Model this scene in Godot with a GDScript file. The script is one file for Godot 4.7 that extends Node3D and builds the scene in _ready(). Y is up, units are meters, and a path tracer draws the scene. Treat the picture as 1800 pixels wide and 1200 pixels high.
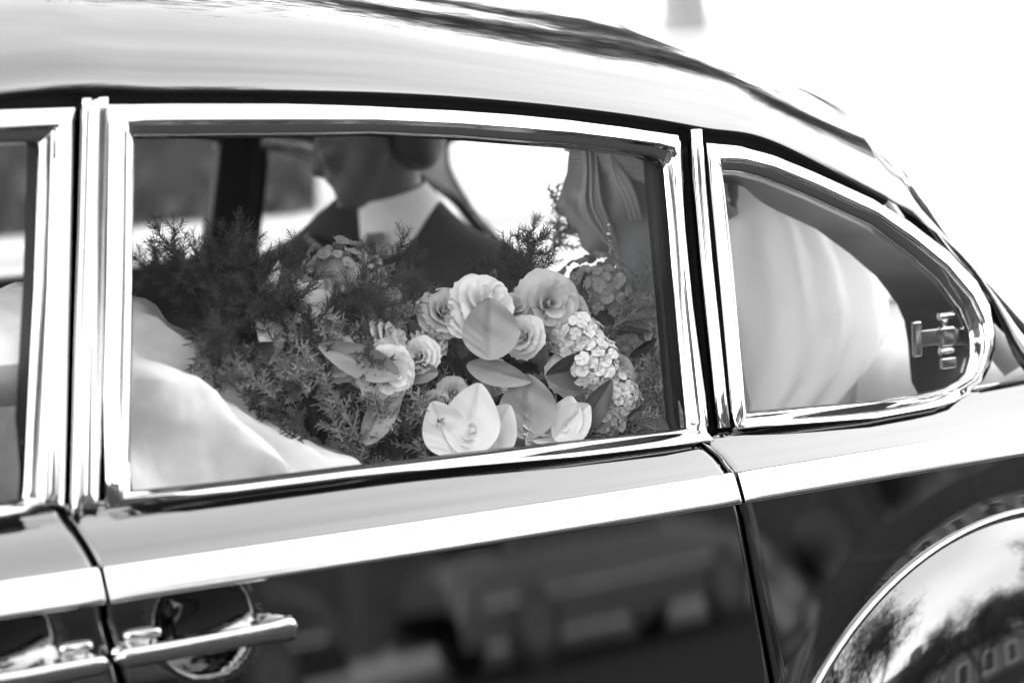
extends Node3D
# A wedding car seen from the pavement: rear door and quarter window, with the couple and a bouquet inside.
# Metres; x runs towards the tail of the car, y up, z towards the photographer. The near flank of the car is at z = 0.

const FAR_SIDE := -1.75
var rng := RandomNumberGenerator.new()
var noise := FastNoiseLite.new()
var M := {}

# ------------------------------------------------------------------ materials
func lin(v: float) -> Color:
	return Color(v, v, v).linear_to_srgb()

func mat(v: float, rough := 0.6, metal := 0.0, spec := 0.5) -> StandardMaterial3D:
	var m := StandardMaterial3D.new()
	m.albedo_color = lin(v)
	m.roughness = rough
	m.metallic = metal
	m.metallic_specular = spec
	return m

func grain(m: StandardMaterial3D, lo: float, hi: float, freq: float, scale: float, relief := 0.0, seed_ := 1) -> StandardMaterial3D:
	var n := FastNoiseLite.new()
	n.seed = seed_
	n.frequency = freq
	n.fractal_octaves = 4
	var g := Gradient.new()
	g.set_color(0, Color(lo, lo, lo))
	g.set_color(1, Color(hi, hi, hi))
	var t := NoiseTexture2D.new()
	t.width = 512
	t.height = 512
	t.seamless = true
	t.noise = n
	t.color_ramp = g
	m.albedo_texture = t
	m.uv1_triplanar = true
	m.uv1_world_triplanar = true
	m.uv1_scale = Vector3(scale, scale, scale)
	if relief > 0.0:
		m.heightmap_enabled = true
		m.heightmap_texture = t
		m.heightmap_scale = relief
	return m

func materials() -> void:
	M.paint = mat(0.145, 0.02, 1.0)
	M.paint.clearcoat_enabled = true
	M.paint.clearcoat = 1.0
	M.paint.clearcoat_roughness = 0.02
	M.chrome = mat(0.62, 0.05, 1.0)
	M.chrome_satin = mat(0.7, 0.16, 1.0)
	M.rubber = mat(0.008, 0.6, 0.0, 0.3)
	M.gap = mat(0.004, 0.9, 0.0, 0.1)
	M.liner = mat(0.016, 0.3)
	M.wood = mat(0.02, 0.25)
	M.lining = grain(mat(0.6, 0.9), 0.85, 1.0, 0.05, 6.0)
	M.leather = grain(mat(0.65, 0.45), 0.85, 1.0, 0.08, 9.0, 0.03)
	M.leather_dark = grain(mat(0.02, 0.4), 0.7, 1.0, 0.08, 9.0, 0.03)
	M.carpet = mat(0.03, 1.0)
	M.glass = mat(1.0, 0.0, 0.0, 0.13)
	M.glass.transparency = BaseMaterial3D.TRANSPARENCY_ALPHA
	M.glass.albedo_color = Color(0.5, 0.5, 0.5, 0.01)
	M.rim_grey = mat(0.12, 0.4, 1.0)
	M.tyre = mat(0.02, 0.8)
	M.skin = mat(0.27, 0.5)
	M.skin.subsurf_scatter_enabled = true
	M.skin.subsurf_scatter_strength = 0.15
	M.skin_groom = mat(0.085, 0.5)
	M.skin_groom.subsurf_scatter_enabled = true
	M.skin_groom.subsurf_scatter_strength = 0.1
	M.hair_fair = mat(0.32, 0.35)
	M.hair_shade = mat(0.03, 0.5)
	M.eye = mat(0.2, 0.2)
	M.hair_dark = mat(0.012, 0.45)
	M.suit = grain(mat(0.02, 0.9), 0.7, 1.0, 0.1, 14.0)
	M.suit.rim_enabled = true
	M.suit.rim = 0.3
	M.shirt = mat(0.8, 0.8)
	M.satin_black = mat(0.006, 0.4)
	M.dress = grain(mat(0.88, 0.75), 0.93, 1.0, 0.02, 3.0)
	M.dress.backlight_enabled = true
	M.dress.backlight = lin(0.4)
	M.lace = grain(mat(0.5, 0.8), 0.55, 1.0, 0.12, 10.0, 0.05)
	M.veil = mat(0.96, 0.7)
	M.veil.transparency = BaseMaterial3D.TRANSPARENCY_ALPHA
	M.veil.albedo_color = Color(0.98, 0.98, 0.98, 0.85)
	M.veil.backlight_enabled = true
	M.veil.backlight = lin(0.9)
	M.petal_white = mat(0.6, 0.6)
	M.petal_cream = mat(0.42, 0.6)
	M.petal_grey = mat(0.32, 0.6)
	for k in ["petal_white", "petal_cream", "petal_grey"]:
		M[k].backlight_enabled = true
		M[k].backlight = lin(0.35)
	M.fern = mat(0.042, 0.5, 0.0, 0.35)
	M.sprig_pale = mat(0.2, 0.55)
	M.sprig_light = mat(0.22, 0.6)
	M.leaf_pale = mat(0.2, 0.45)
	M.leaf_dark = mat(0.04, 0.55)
	M.paper = mat(0.6, 0.8)
	M.crystal = mat(0.9, 0.02, 1.0)
	M.asphalt = grain(mat(0.035, 1.0, 0.0, 0.12), 0.7, 1.0, 0.15, 0.7, 0.3)
	M.paving = grain(mat(0.38, 0.9), 0.8, 1.0, 0.05, 0.6)
	M.facade = grain(mat(0.2, 0.9), 0.75, 1.0, 0.05, 0.8)
	M.slate = mat(0.08, 0.7)
	M.kerb = grain(mat(0.3, 0.9), 0.8, 1.0, 0.1, 2.0)
	M.line = mat(0.7, 0.8)
	M.render_white = grain(mat(0.75, 0.9), 0.93, 1.0, 0.05, 0.8)
	M.bark = grain(mat(0.09, 0.95), 0.5, 1.0, 0.06, 2.5, 1.5)
	M.bark_pale = grain(mat(0.26, 0.95), 0.8, 1.0, 0.06, 2.5, 1.5)
	M.foliage = mat(0.035, 0.6)
	M.foliage.backlight_enabled = true
	M.foliage.backlight = lin(0.1)
	M.hedge = mat(0.03, 0.7)

# ------------------------------------------------------------------ nodes
func obj(called: String, mesh: Mesh, m: Material, parent: Node3D) -> MeshInstance3D:
	var o := MeshInstance3D.new()
	o.name = called
	o.mesh = mesh
	o.material_override = m
	parent.add_child(o, true)
	if parent.has_meta("base"):
		o.position = -Vector3(parent.get_meta("base"))
	return o

func tag(o: Node, label := "", category := "", group := "", kind := "") -> void:
	if label: o.set_meta("label", label)
	if category: o.set_meta("category", category)
	if group: o.set_meta("group", group)
	if kind: o.set_meta("kind", kind)

# parts are modelled in world coordinates; the thing's node stands at its base
func thing(called: String, label: String, category: String, base := Vector3.ZERO, group := "") -> Node3D:
	var o := Node3D.new()
	o.name = called
	add_child(o, true)
	o.position = base
	o.set_meta("base", base)
	tag(o, label, category, group)
	return o

func holder(called: String, parent: Node3D, at := Vector3.ZERO) -> Node3D:
	var o := Node3D.new()
	o.name = called
	parent.add_child(o, true)
	o.position = at - (Vector3(parent.get_meta("base")) if parent.has_meta("base") else Vector3.ZERO)
	return o

func setting(called: String, mesh: Mesh, m: Material) -> MeshInstance3D:
	var o := obj(called, mesh, m, self)
	tag(o, "", "", "", "structure")
	return o

# ------------------------------------------------------------------ meshes
func finish(v: PackedVector3Array, n: PackedVector3Array, idx: PackedInt32Array) -> ArrayMesh:
	var a := []
	a.resize(Mesh.ARRAY_MAX)
	a[Mesh.ARRAY_VERTEX] = v
	a[Mesh.ARRAY_NORMAL] = n
	a[Mesh.ARRAY_INDEX] = idx
	var m := ArrayMesh.new()
	m.add_surface_from_arrays(Mesh.PRIMITIVE_TRIANGLES, a)
	return m

# a smooth sheet of nu x nv cells; rows is a flat list of points; closed_u joins the last column to the first
func sheet(p: PackedVector3Array, nu: int, nv: int, flip := false, closed_u := false) -> ArrayMesh:
	var n := PackedVector3Array()
	n.resize(p.size())
	var w := nu + 1
	var idx := PackedInt32Array()
	for j in nv:
		for i in nu:
			var a := j * w + i
			var b := a + 1
			var c := a + w
			var d := c + 1
			var tri := [a, b, c, b, d, c] if not flip else [a, c, b, b, c, d]
			for k in 2:
				var i0: int = tri[k * 3]
				var i1: int = tri[k * 3 + 1]
				var i2: int = tri[k * 3 + 2]
				var f := (p[i2] - p[i0]).cross(p[i1] - p[i0])
				n[i0] += f
				n[i1] += f
				n[i2] += f
			idx.append_array(PackedInt32Array(tri))
	if closed_u:
		for j in nv + 1:
			var s := n[j * w] + n[j * w + nu]
			n[j * w] = s
			n[j * w + nu] = s
	for i in n.size():
		n[i] = n[i].normalized() if n[i].length_squared() > 1e-24 else Vector3.UP
	return finish(p, n, idx)

func grid(f: Callable, nu: int, nv: int, flip := false, closed_u := false) -> ArrayMesh:
	var p := PackedVector3Array()
	for j in nv + 1:
		for i in nu + 1:
			p.append(f.call(float(i) / nu, float(j) / nv))
	return sheet(p, nu, nv, flip, closed_u)

# joins meshes into one (for one part made of several shells)
func join(meshes: Array) -> ArrayMesh:
	var v := PackedVector3Array()
	var n := PackedVector3Array()
	var idx := PackedInt32Array()
	for item in meshes:
		var mesh: Mesh = item[0] if item is Array else item
		var t: Transform3D = item[1] if item is Array else Transform3D.IDENTITY
		var a := mesh.surface_get_arrays(0)
		var off := v.size()
		v.append_array(t * PackedVector3Array(a[Mesh.ARRAY_VERTEX]))
		var nb := t.basis.inverse().transposed()
		for q in PackedVector3Array(a[Mesh.ARRAY_NORMAL]):
			n.append((nb * q).normalized())
		for q in PackedInt32Array(a[Mesh.ARRAY_INDEX]):
			idx.append(q + off)
	return finish(v, n, idx)

func frame_of(t: Vector3, hint: Vector3) -> Basis:
	var z := t.normalized()
	var x := hint.cross(z)
	if x.length() < 1e-4:
		x = Vector3(0.3, 0.5, 0.8).cross(z)
	x = x.normalized()
	return Basis(x, z.cross(x), z)

# a round tube along points, radius from r0 to r1, closed with pointed ends
func tube(pts: PackedVector3Array, r0: float, r1: float, sides := 6, bulge := 0.0) -> ArrayMesh:
	var p := PackedVector3Array()
	var k := pts.size()
	var rows := k + 2
	for j in rows:
		var i := clampi(j - 1, 0, k - 1)
		var t := (pts[mini(i + 1, k - 1)] - pts[maxi(i - 1, 0)])
		var b := frame_of(t, Vector3(0.21, 0.93, 0.31))
		var s := float(i) / maxf(1.0, k - 1)
		var r := lerpf(r0, r1, s) + bulge * sin(PI * s)
		if j == 0 or j == rows - 1:
			r = 0.0001
		for a in sides + 1:
			var w := TAU * a / sides
			p.append(pts[i] + b.x * cos(w) * r + b.y * sin(w) * r)
	return sheet(p, sides, rows - 1, true, true)

func box(lo: Vector3, hi: Vector3, r := 0.004) -> ArrayMesh:
	# a box with rounded edges and corners
	r = minf(r, 0.49 * minf(minf(hi.x - lo.x, hi.y - lo.y), hi.z - lo.z))
	var c := (lo + hi) / 2.0
	var h := (hi - lo) / 2.0 - Vector3(r, r, r)
	var parts := []
	var bend := [1.0, 0.414, 0.0, 0.0, 0.414, 1.0]
	for face in 6:
		var ax := face % 3
		var sg := 1.0 if face < 3 else -1.0
		var p := PackedVector3Array()
		for j in 6:
			for i in 6:
				var d := Vector3()
				d[ax] = sg
				var q := Vector3()
				q[ax] = sg * h[ax]
				for k in 2:
					var at: int = i if k == 0 else j
					var sn := -1.0 if at < 3 else 1.0
					var o := (ax + 1 + k) % 3
					q[o] = sn * h[o]
					d[o] = sn * float(bend[at])
				p.append(c + q + d.normalized() * r)
		parts.append(sheet(p, 5, 5, sg > 0.0))
	return join(parts)

func lathe(profile: PackedVector2Array, sides := 24) -> ArrayMesh:
	# profile of (radius, along z), turned round the z axis
	var p := PackedVector3Array()
	for q in profile:
		for a in sides + 1:
			var w := TAU * a / sides
			p.append(Vector3(cos(w) * q.x, sin(w) * q.x, q.y))
	return sheet(p, sides, profile.size() - 1, true, true)

func v2(list: Array) -> PackedVector2Array:
	var out := PackedVector2Array()
	for i in range(0, list.size(), 2):
		out.append(Vector2(list[i], list[i + 1]))
	return out

func smooth2(k: PackedVector2Array, per: int) -> PackedVector2Array:
	var out := PackedVector2Array()
	for i in k.size() - 1:
		for j in per:
			out.append(cat2(k, i + float(j) / per))
	out.append(k[k.size() - 1])
	return out

func cat2(k: PackedVector2Array, s: float) -> Vector2:
	var n := k.size()
	s = clampf(s, 0.0, n - 1.00001)
	var i := int(s)
	var t := s - i
	var b := k[i]
	var c := k[i + 1]
	var a := k[i - 1] if i > 0 else 2.0 * b - c
	var d := k[i + 2] if i + 2 < n else 2.0 * c - b
	return 0.5 * (2.0 * b + (c - a) * t + (2.0 * a - 5.0 * b + 4.0 * c - d) * t * t + (3.0 * b - a - 3.0 * c + d) * t * t * t)

func cat3(k: Array, s: float) -> Vector3:
	var n := k.size()
	s = clampf(s, 0.0, n - 1.00001)
	var i := int(s)
	var t := s - i
	var b: Vector3 = k[i]
	var c: Vector3 = k[i + 1]
	var a: Vector3 = k[i - 1] if i > 0 else 2.0 * b - c
	var d: Vector3 = k[i + 2] if i + 2 < n else 2.0 * c - b
	return 0.5 * (2.0 * b + (c - a) * t + (2.0 * a - 5.0 * b + 4.0 * c - d) * t * t + (3.0 * b - a - 3.0 * c + d) * t * t * t)

func curve3(k: Array, n: int) -> PackedVector3Array:
	var out := PackedVector3Array()
	for i in n + 1:
		out.append(cat3(k, float(i) / n * (k.size() - 1)))
	return out

func cut(list: Array, x: float) -> float:
	# piecewise linear y at x for [x0, y0, x1, y1, ...]
	if x <= list[0]:
		return list[1]
	for i in range(2, list.size(), 2):
		if x <= list[i]:
			return lerpf(list[i - 1], list[i + 1], (x - list[i - 2]) / maxf(1e-6, list[i] - list[i - 2]))
	return list[list.size() - 1]

# ------------------------------------------------------------------ the car's skin
func plan(x: float) -> float:
	return -0.035 * (x + 0.15) ** 2 - 0.5 * maxf(-x - 2.2, 0.0) ** 2 - 0.25 * maxf(x - 1.35, 0.0) ** 2

func side(x: float, y: float) -> float:
	if y >= 1.02:
		return plan(x) - 0.055 - 0.22 * (y - 1.02)
	if y >= 0.945:
		return plan(x) - 0.055 * pow((y - 0.945) / 0.075, 1.7)
	return plan(x) + 0.114 * (0.945 - y) - 0.25 * maxf(0.0, 0.55 - y) ** 2 * 4.0

func on_side(x: float, y: float, off := 0.0) -> Vector3:
	return Vector3(x, y, side(x, y) + off)

func other(p: Vector3, near: bool) -> Vector3:
	return p if near else Vector3(p.x, p.y, FAR_SIDE - p.z)

func on_list(list: Array, off := 0.0) -> PackedVector3Array:
	var out := PackedVector3Array()
	for q in v2(list):
		out.append(on_side(q.x, q.y, off))
	return out

func dense(p: PackedVector2Array, per: int, closed: bool) -> PackedVector2Array:
	var out := PackedVector2Array()
	var n := p.size()
	for i in (n if closed else n - 1):
		for j in per:
			out.append(p[i].lerp(p[(i + 1) % n], float(j) / per))
	if not closed:
		out.append(p[n - 1])
	return out

# a moulding between two outlines on the flank: profile lists (across 0..1, height above the skin)
func moulding(outer: Array, inner: Array, profile: Array, near: bool, closed := true, per := 3) -> ArrayMesh:
	var o := dense(v2(outer), per, closed)
	var n := dense(v2(inner), per, closed)
	if closed:
		o.append(o[0])
		n.append(n[0])
	var p := PackedVector3Array()
	for j in profile.size():
		for i in o.size():
			var low := smoothstep(0.3, 0.8, (n[i] - o[i]).normalized().y)
			var across := lerpf(profile[j][0], SILL_PROFILE[j][0], low)
			var high := lerpf(profile[j][1], SILL_PROFILE[j][1], low)
			var xy := o[i].lerp(n[i], across)
			p.append(other(on_side(xy.x, xy.y) + Vector3(0, 0.215, 0.977) * high, near))
	return sheet(p, o.size() - 1, profile.size() - 1, not near, closed)

# a half-round strip along a line on the flank
func strip(line: PackedVector3Array, half: float, high: float, near: bool, up := Vector3(0, 0.1, 0.99)) -> ArrayMesh:
	var p := PackedVector3Array()
	var n := line.size()
	var prof := []
	for k in 11:
		var w := PI * k / 10.0
		prof.append(Vector2(cos(w) * half, sin(w) * high))
	prof.insert(0, Vector2(half, -0.006))
	prof.append(Vector2(-half, -0.006))
	for i in n + 2:
		var c := clampi(i - 1, 0, n - 1)
		var t := (line[mini(c + 1, n - 1)] - line[maxi(c - 1, 0)]).normalized()
		var sd := up.cross(t).normalized()
		var nn := t.cross(sd)
		for q in prof:
			var shrink := 1.0 if i > 0 and i < n + 1 else 0.0
			p.append(other(line[c] + (sd * q.x + nn * maxf(q.y, -0.006 if shrink > 0.0 else 0.0)) * shrink + nn * (1.0 - shrink) * -0.004, near))
	return sheet(p, prof.size() - 1, n + 1, near)

# a skin panel between two upright edges [y0, x0, y1, x1 ...], its rims turned in at the shut lines
func panel(left: Array, right: Array, y0: float, top: Array, nu: int, nv: int, near: bool, shape: Callable) -> ArrayMesh:
	var p := PackedVector3Array()
	for j in nv + 3:
		for i in nu + 3:
			var u := clampf(float(i - 1) / nu, 0.0, 1.0)
			var v := clampf(float(j - 1) / nv, 0.0, 1.0)
			var y := lerpf(y0, lerpf(top[0], top[1], u) if top.size() == 2 else cut(top, u), v)
			var x := lerpf(cut(left, y), cut(right, y), u)
			var q: Vector3 = shape.call(x, y)
			if i == 0 or i == nu + 2 or j == 0 or j == nv + 2:
				q.z -= 0.02
			elif i == 1 or i == nu + 1 or j == 1 or j == nv + 1:
				q.z -= 0.0015
			p.append(other(q, near))
	return sheet(p, nu + 2, nv + 2, near)

# roof shell: knots of its lower edge and of its crown
var EDGE := v2([-1.72, 1.02, -1.52, 1.22, -1.22, 1.475, -0.60, 1.526, -0.38, 1.520, -0.10, 1.503, 0.107, 1.481, 0.288, 1.454, 0.42, 1.428, 0.54, 1.402, 0.735, 1.305])
var CROWN := v2([-1.62, 1.06, -1.45, 1.25, -1.22, 1.68, -0.60, 1.745, -0.36, 1.735, -0.05, 1.705, 0.18, 1.668, 0.38, 1.634, 0.55, 1.606, 0.72, 1.558, 0.93, 1.483])

func shell(s: float, ph: float, inset := 0.0) -> Vector3:
	var e := cat2(EDGE, s)
	var c := cat2(CROWN, s)
	var ze := side(e.x, e.y)
	var far := ph > 1.0
	var th := (2.0 - ph if far else ph) * PI / 2.0
	var q := 0.925 * (1.0 - cos(th)) + 0.075 * sin(th)
	var q2 := sin(th)
	var p := Vector3(e.x + (c.x - e.x) * (q * 0.6 + q2 * 0.4), e.y + (c.y - e.y) * q2, ze + (-0.875 - ze) * q)
	if inset > 0.0:
		p = p + (Vector3(p.x * 0.97, 1.1, -0.875) - p).normalized() * inset
	return other(p, not far)

# backlight: its near edge and its middle line, from the top down
var REAR_EDGE := [Vector3(0.752, 1.396, -0.190), Vector3(0.790, 1.345, -0.186), Vector3(0.806, 1.301, -0.168), Vector3(0.857, 1.226, -0.156), Vector3(0.935, 1.142, -0.143), Vector3(0.984, 1.091, -0.136), Vector3(1.045, 1.035, -0.130)]
var REAR_MID := [Vector3(0.93, 1.483, -0.875), Vector3(0.98, 1.42, -0.875), Vector3(1.03, 1.345, -0.875), Vector3(1.09, 1.275, -0.875), Vector3(1.16, 1.20, -0.875), Vector3(1.22, 1.12, -0.875), Vector3(1.27, 0.985, -0.875)]

func rear_glass(u: float, v: float, grow := 0.0) -> Vector3:
	# u from the near edge (0) over the middle (1) to the far edge (2); v from top to bottom
	var b := cat3(REAR_EDGE, v * (REAR_EDGE.size() - 1))
	var c := cat3(REAR_MID, v * (REAR_MID.size() - 1))
	var far := u > 1.0
	var th := (2.0 - u if far else u) * PI / 2.0
	var q := 0.94 * (1.0 - cos(th)) + 0.06 * sin(th)
	var p := Vector3(lerpf(b.x, c.x, sin(th)), lerpf(b.y, c.y, sin(th)), lerpf(b.z, c.z, q))
	if v < 0.3:
		# the top edge follows the rim of the roof
		var b0: Vector3 = REAR_EDGE[0]
		var flat_ := Vector3(lerpf(b0.x, 0.93, sin(th)), lerpf(b0.y, 1.483, sin(th)), lerpf(b0.z, -0.875, q))
		p += (shell(10.0, 0.25 + 0.75 * (2.0 - u if far else u)) - flat_) * (1.0 - v / 0.3)
	if grow != 0.0:
		p += (p - Vector3(0.3, 0.9, -0.875)).normalized() * grow
	return other(p, not far)

func back_strip(list: Array, depth0: float, depth1: float, shrink: Vector2, near: bool) -> ArrayMesh:
	# the inner reveal of a window: from its outline inwards into the car
	var o := dense(v2(list), 3, true)
	o.append(o[0])
	var mid := Vector2()
	for q in o:
		mid += q / o.size()
	var p := PackedVector3Array()
	var rows := 6
	for j in rows + 1:
		var t := float(j) / rows
		for q in o:
			var r := q.lerp(mid, 0.0)
			var d := (q - mid)
			r = mid + d * (1.0 + shrink.x * t + shrink.y * t * t)
			# the foot of the opening drops away behind the waist rail
			r.y -= 0.11 * t * smoothstep(1.10, 1.03, q.y)
			var z := lerpf(depth0, lerpf(minf(depth0, -0.035), depth1, smoothstep(0.45, 0.62, q.x)) if depth1 < -0.1 else depth1, t)
			p.append(other(on_side(r.x, r.y, z), near))
	return sheet(p, o.size() - 1, rows, not near, true)

func pane(list: Array, off: float, near: bool) -> ArrayMesh:
	var o := dense(v2(list), 2, true)
	var tri := Geometry2D.triangulate_polygon(o)
	var p := PackedVector3Array()
	var n := PackedVector3Array()
	for q in o:
		p.append(other(on_side(q.x, q.y, off), near))
		n.append(Vector3(0, 0.215, 0.977 if near else -0.977))
	# triangles face outwards
	var idx := PackedInt32Array()
	for i in range(0, tri.size(), 3):
		var a := tri[i]
		var b := tri[i + 1]
		var c := tri[i + 2]
		var out := (p[c] - p[a]).cross(p[b] - p[a]).z
		if (out > 0.0) == near:
			idx.append_array(PackedInt32Array([a, b, c]))
		else:
			idx.append_array(PackedInt32Array([a, c, b]))
	return finish(p, n, idx)

const FRAME_PROFILE := [[0.0, -0.012], [0.0, 0.000], [0.05, 0.0025], [0.2, 0.0070], [0.4, 0.0125], [0.54, 0.0155], [0.60, 0.0150], [0.63, 0.0120], [0.65, 0.0070], [0.70, 0.0062], [0.85, 0.0035], [0.96, 0.0], [0.98, -0.004], [1.0, -0.014]]
const SILL_PROFILE := [[0.0, -0.012], [0.0, 0.0120], [0.015, 0.0138], [0.06, 0.0148], [0.16, 0.0150], [0.30, 0.0142], [0.45, 0.0125], [0.60, 0.0102], [0.70, 0.0085], [0.78, 0.0070], [0.86, 0.0055], [0.94, 0.0038], [0.985, 0.0022], [1.0, -0.004]]
const DOOR_OUTER := [-0.468, 1.506, -0.384, 1.503, -0.228, 1.495, -0.106, 1.486, 0.020, 1.474, 0.107, 1.464, 0.196, 1.452, 0.288, 1.437, 0.348, 1.426, 0.374, 1.421, 0.379, 1.411, 0.364, 1.293, 0.357, 1.185, 0.352, 1.026, 0.338, 1.005, 0.107, 1.010, -0.062, 1.017, -0.226, 1.022, -0.383, 1.023, -0.544, 1.025, -0.529, 1.154, -0.504, 1.289, -0.481, 1.425]
const DOOR_INNER := [-0.438, 1.464, -0.390, 1.462, -0.234, 1.454, -0.112, 1.449, 0.014, 1.437, 0.100, 1.426, 0.190, 1.415, 0.258, 1.404, 0.318, 1.394, 0.338, 1.386, 0.341, 1.373, 0.335, 1.295, 0.324, 1.188, 0.311, 1.033, 0.309, 1.025, 0.118, 1.030, -0.058, 1.034, -0.223, 1.037, -0.381, 1.038, -0.508, 1.041, -0.490, 1.150, -0.467, 1.286, -0.445, 1.423]
const FRONT_OUTER := [-1.50, 1.075, -1.36, 1.26, -1.22, 1.43, -1.12, 1.482, -0.9, 1.505, -0.7, 1.509] + [-0.509, 1.505, -0.512, 1.493, -0.547, 1.292, -0.592, 1.046, -0.595, 1.031, -0.675, 1.030] + [-0.8, 1.026, -1.1, 1.028, -1.48, 1.032]
const FRONT_INNER := [-1.42, 1.075, -1.31, 1.23, -1.19, 1.39, -1.10, 1.438, -0.9, 1.46, -0.7, 1.466] + [-0.563, 1.465, -0.564, 1.454, -0.593, 1.296, -0.643, 1.058, -0.646, 1.048, -0.672, 1.047] + [-0.8, 1.049, -1.1, 1.051, -1.40, 1.055]
const QUARTER_OUTER := [0.419, 1.407, 0.478, 1.400, 0.536, 1.384, 0.607, 1.355, 0.706, 1.310, 0.769, 1.273, 0.838, 1.223, 0.885, 1.175, 0.904, 1.138, 0.907, 1.100, 0.901, 1.074, 0.885, 1.048, 0.864, 1.028, 0.827, 1.015, 0.782, 1.008, 0.749, 1.005, 0.626, 1.003, 0.525, 1.008, 0.386, 1.015, 0.394, 1.095, 0.405, 1.227, 0.414, 1.344]
const QUARTER_INNER := [0.436, 1.364, 0.470, 1.361, 0.514, 1.349, 0.586, 1.320, 0.697, 1.269, 0.761, 1.223, 0.809, 1.182, 0.844, 1.135, 0.854, 1.105, 0.854, 1.084, 0.848, 1.066, 0.833, 1.045, 0.816, 1.036, 0.788, 1.029, 0.763, 1.026, 0.729, 1.024, 0.644, 1.025, 0.539, 1.030, 0.416, 1.035, 0.420, 1.093, 0.432, 1.225, 0.438, 1.331]

func sill_trim(x: float) -> float:
	return 0.945

func trims(x0: float, x1: float) -> PackedVector3Array:
	var line := PackedVector3Array()
	var n := maxi(4, int((x1 - x0) / 0.03))
	for i in n + 1:
		var x := lerpf(x0, x1, float(i) / n)
		if i == 1:
			line.append(on_side(x0 + 0.001, 0.944, 0.001))
			line.append(on_side(x0 + 0.002, 0.944, 0.001))
		if i == n:
			line.append(on_side(x1 - 0.002, 0.944, 0.001))
			line.append(on_side(x1 - 0.001, 0.944, 0.001))
		line.append(on_side(x, 0.944, 0.001))
	return line

func blade(line: PackedVector3Array, near: bool) -> ArrayMesh:
	# a chrome moulding whose broad face leans back to the sky
	var prof := v2([0.0225, -0.004, 0.0222, 0.0015, 0.018, 0.0045, 0.009, 0.0085, 0.0, 0.0125, -0.008, 0.0160, -0.0140, 0.0180, -0.0175, 0.0178, -0.0195, 0.0150, -0.0205, 0.008, -0.0205, -0.004])
	var p := PackedVector3Array()
	var n := line.size()
	for i in n + 2:
		var c := line[clampi(i - 1, 0, n - 1)]
		for q in prof:
			p.append(other(c + Vector3(0, q.x, q.y if i > 0 and i < n + 1 else -0.004), near))
	return sheet(p, prof.size() - 1, n + 1, near)

const SHUT_B := [0.2, -0.575, 0.82, -0.563, 0.90, -0.577, 0.962, -0.578, 0.99, -0.585, 1.018, -0.594, 1.04, -0.604]
const SHUT_C := [0.2, 0.40, 0.68, 0.381, 0.90, 0.357, 0.955, 0.347, 0.985, 0.335, 1.005, 0.32, 1.02, 0.312]
const SHUT_A := [0.2, -1.45, 1.02, -1.5]
const G := 0.0035

func shifted(list: Array, dx: float) -> Array:
	var out := list.duplicate()
	for i in range(1, out.size(), 2):
		out[i] += dx
	return out

func dished(x: float, y: float, cx: float, cy: float) -> Vector3:
	var q := on_side(x, y)
	var d := Vector2(x - cx, y - cy).length() / 0.064
	if d < 1.0:
		q.z -= 0.036 * pow(1.0 - d * d, 0.75) * (1.0 - 0.85 * (y - cy) / 0.064)
	elif d < 1.12:
		q.z += 0.0015 * sin((d - 1.0) / 0.12 * PI)
	return q

func pull_handle(x0: float, x1: float, y0: float, y1: float, swell_right: bool, near: bool) -> ArrayMesh:
	# a flat-backed chrome bar carried on two feet
	var line := []
	var n := 24
	var p := PackedVector3Array()
	for i in n + 1:
		var t := float(i) / n
		var x := lerpf(x0, x1, t)
		var y := lerpf(y0, y1, t)
		var e := 1.0
		var edge := minf(t, 1.0 - t) * (x1 - x0)
		if edge < 0.012:
			e = sqrt(maxf(0.0, 1.0 - pow(1.0 - edge / 0.012, 2.0)))
		var tt := t if swell_right else 1.0 - t
		var ry := lerpf(0.0115, 0.0125, tt) * (1.0 + 0.25 * smoothstep(0.82, 0.95, tt)) * e
		var rz := 0.0085 * e * (1.0 + 0.35 * smoothstep(0.82, 0.95, tt))
		var zc := 0.03 + 0.004 * sin(t * PI)
		for k in 17:
			var w := TAU * k / 16.0
			var cy := cos(w)
			var sz := sin(w)
			p.append(other(on_side(x, y, zc) + Vector3(0, signf(cy) * pow(absf(cy), 0.7) * ry, signf(sz) * pow(absf(sz), 0.8) * rz), near))
	return sheet(p, 16, n, near, true)

func foot(x: float, y: float, near: bool) -> ArrayMesh:
	var p := PackedVector3Array()
	for j in 7:
		var t := float(j) / 6.0
		for k in 17:
			var w := TAU * k / 16.0
			var r := lerpf(1.5, 0.75, sqrt(t))
			p.append(other(on_side(x + cos(w) * 0.020 * r, y + sin(w) * 0.0085 * r, t * 0.03), near))
	return sheet(p, 16, 6, near, true)

func pad(x: float, y: float, w: float, h: float, near: bool) -> ArrayMesh:
	var p := PackedVector3Array()
	for j in 6:
		var t := float(j) / 5.0
		for k in 21:
			var a := TAU * k / 20.0
			var s := cos(t * PI / 2.0)
			var c := cos(a)
			var d := sin(a)
			p.append(other(on_side(x + signf(c) * pow(absf(c), 0.5) * w * (0.55 + 0.45 * s) * (1.0 if j < 5 else 0.0), y + signf(d) * pow(absf(d), 0.5) * h * (0.4 + 0.6 * s) * (1.0 if j < 5 else 0.0), sin(t * PI / 2.0) * 0.007), near))
	return sheet(p, 20, 5, near, true)

func rear_skin(x: float, y: float) -> Vector3:
	return dished(x, y, -0.452, 0.884)

func front_skin(x: float, y: float) -> Vector3:
	return dished(x, y, -0.705, 0.890)

const ARCH := Vector2(0.871, 0.270)
const ARCH_R := 0.573

func quarter_skin(x: float, y: float) -> Vector3:
	var q := on_side(x, y)
	var d := (Vector2(x, y) - ARCH).length() - ARCH_R
	q.z += 0.005 * exp(-maxf(d, 0.0) / 0.04)
	return q

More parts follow.
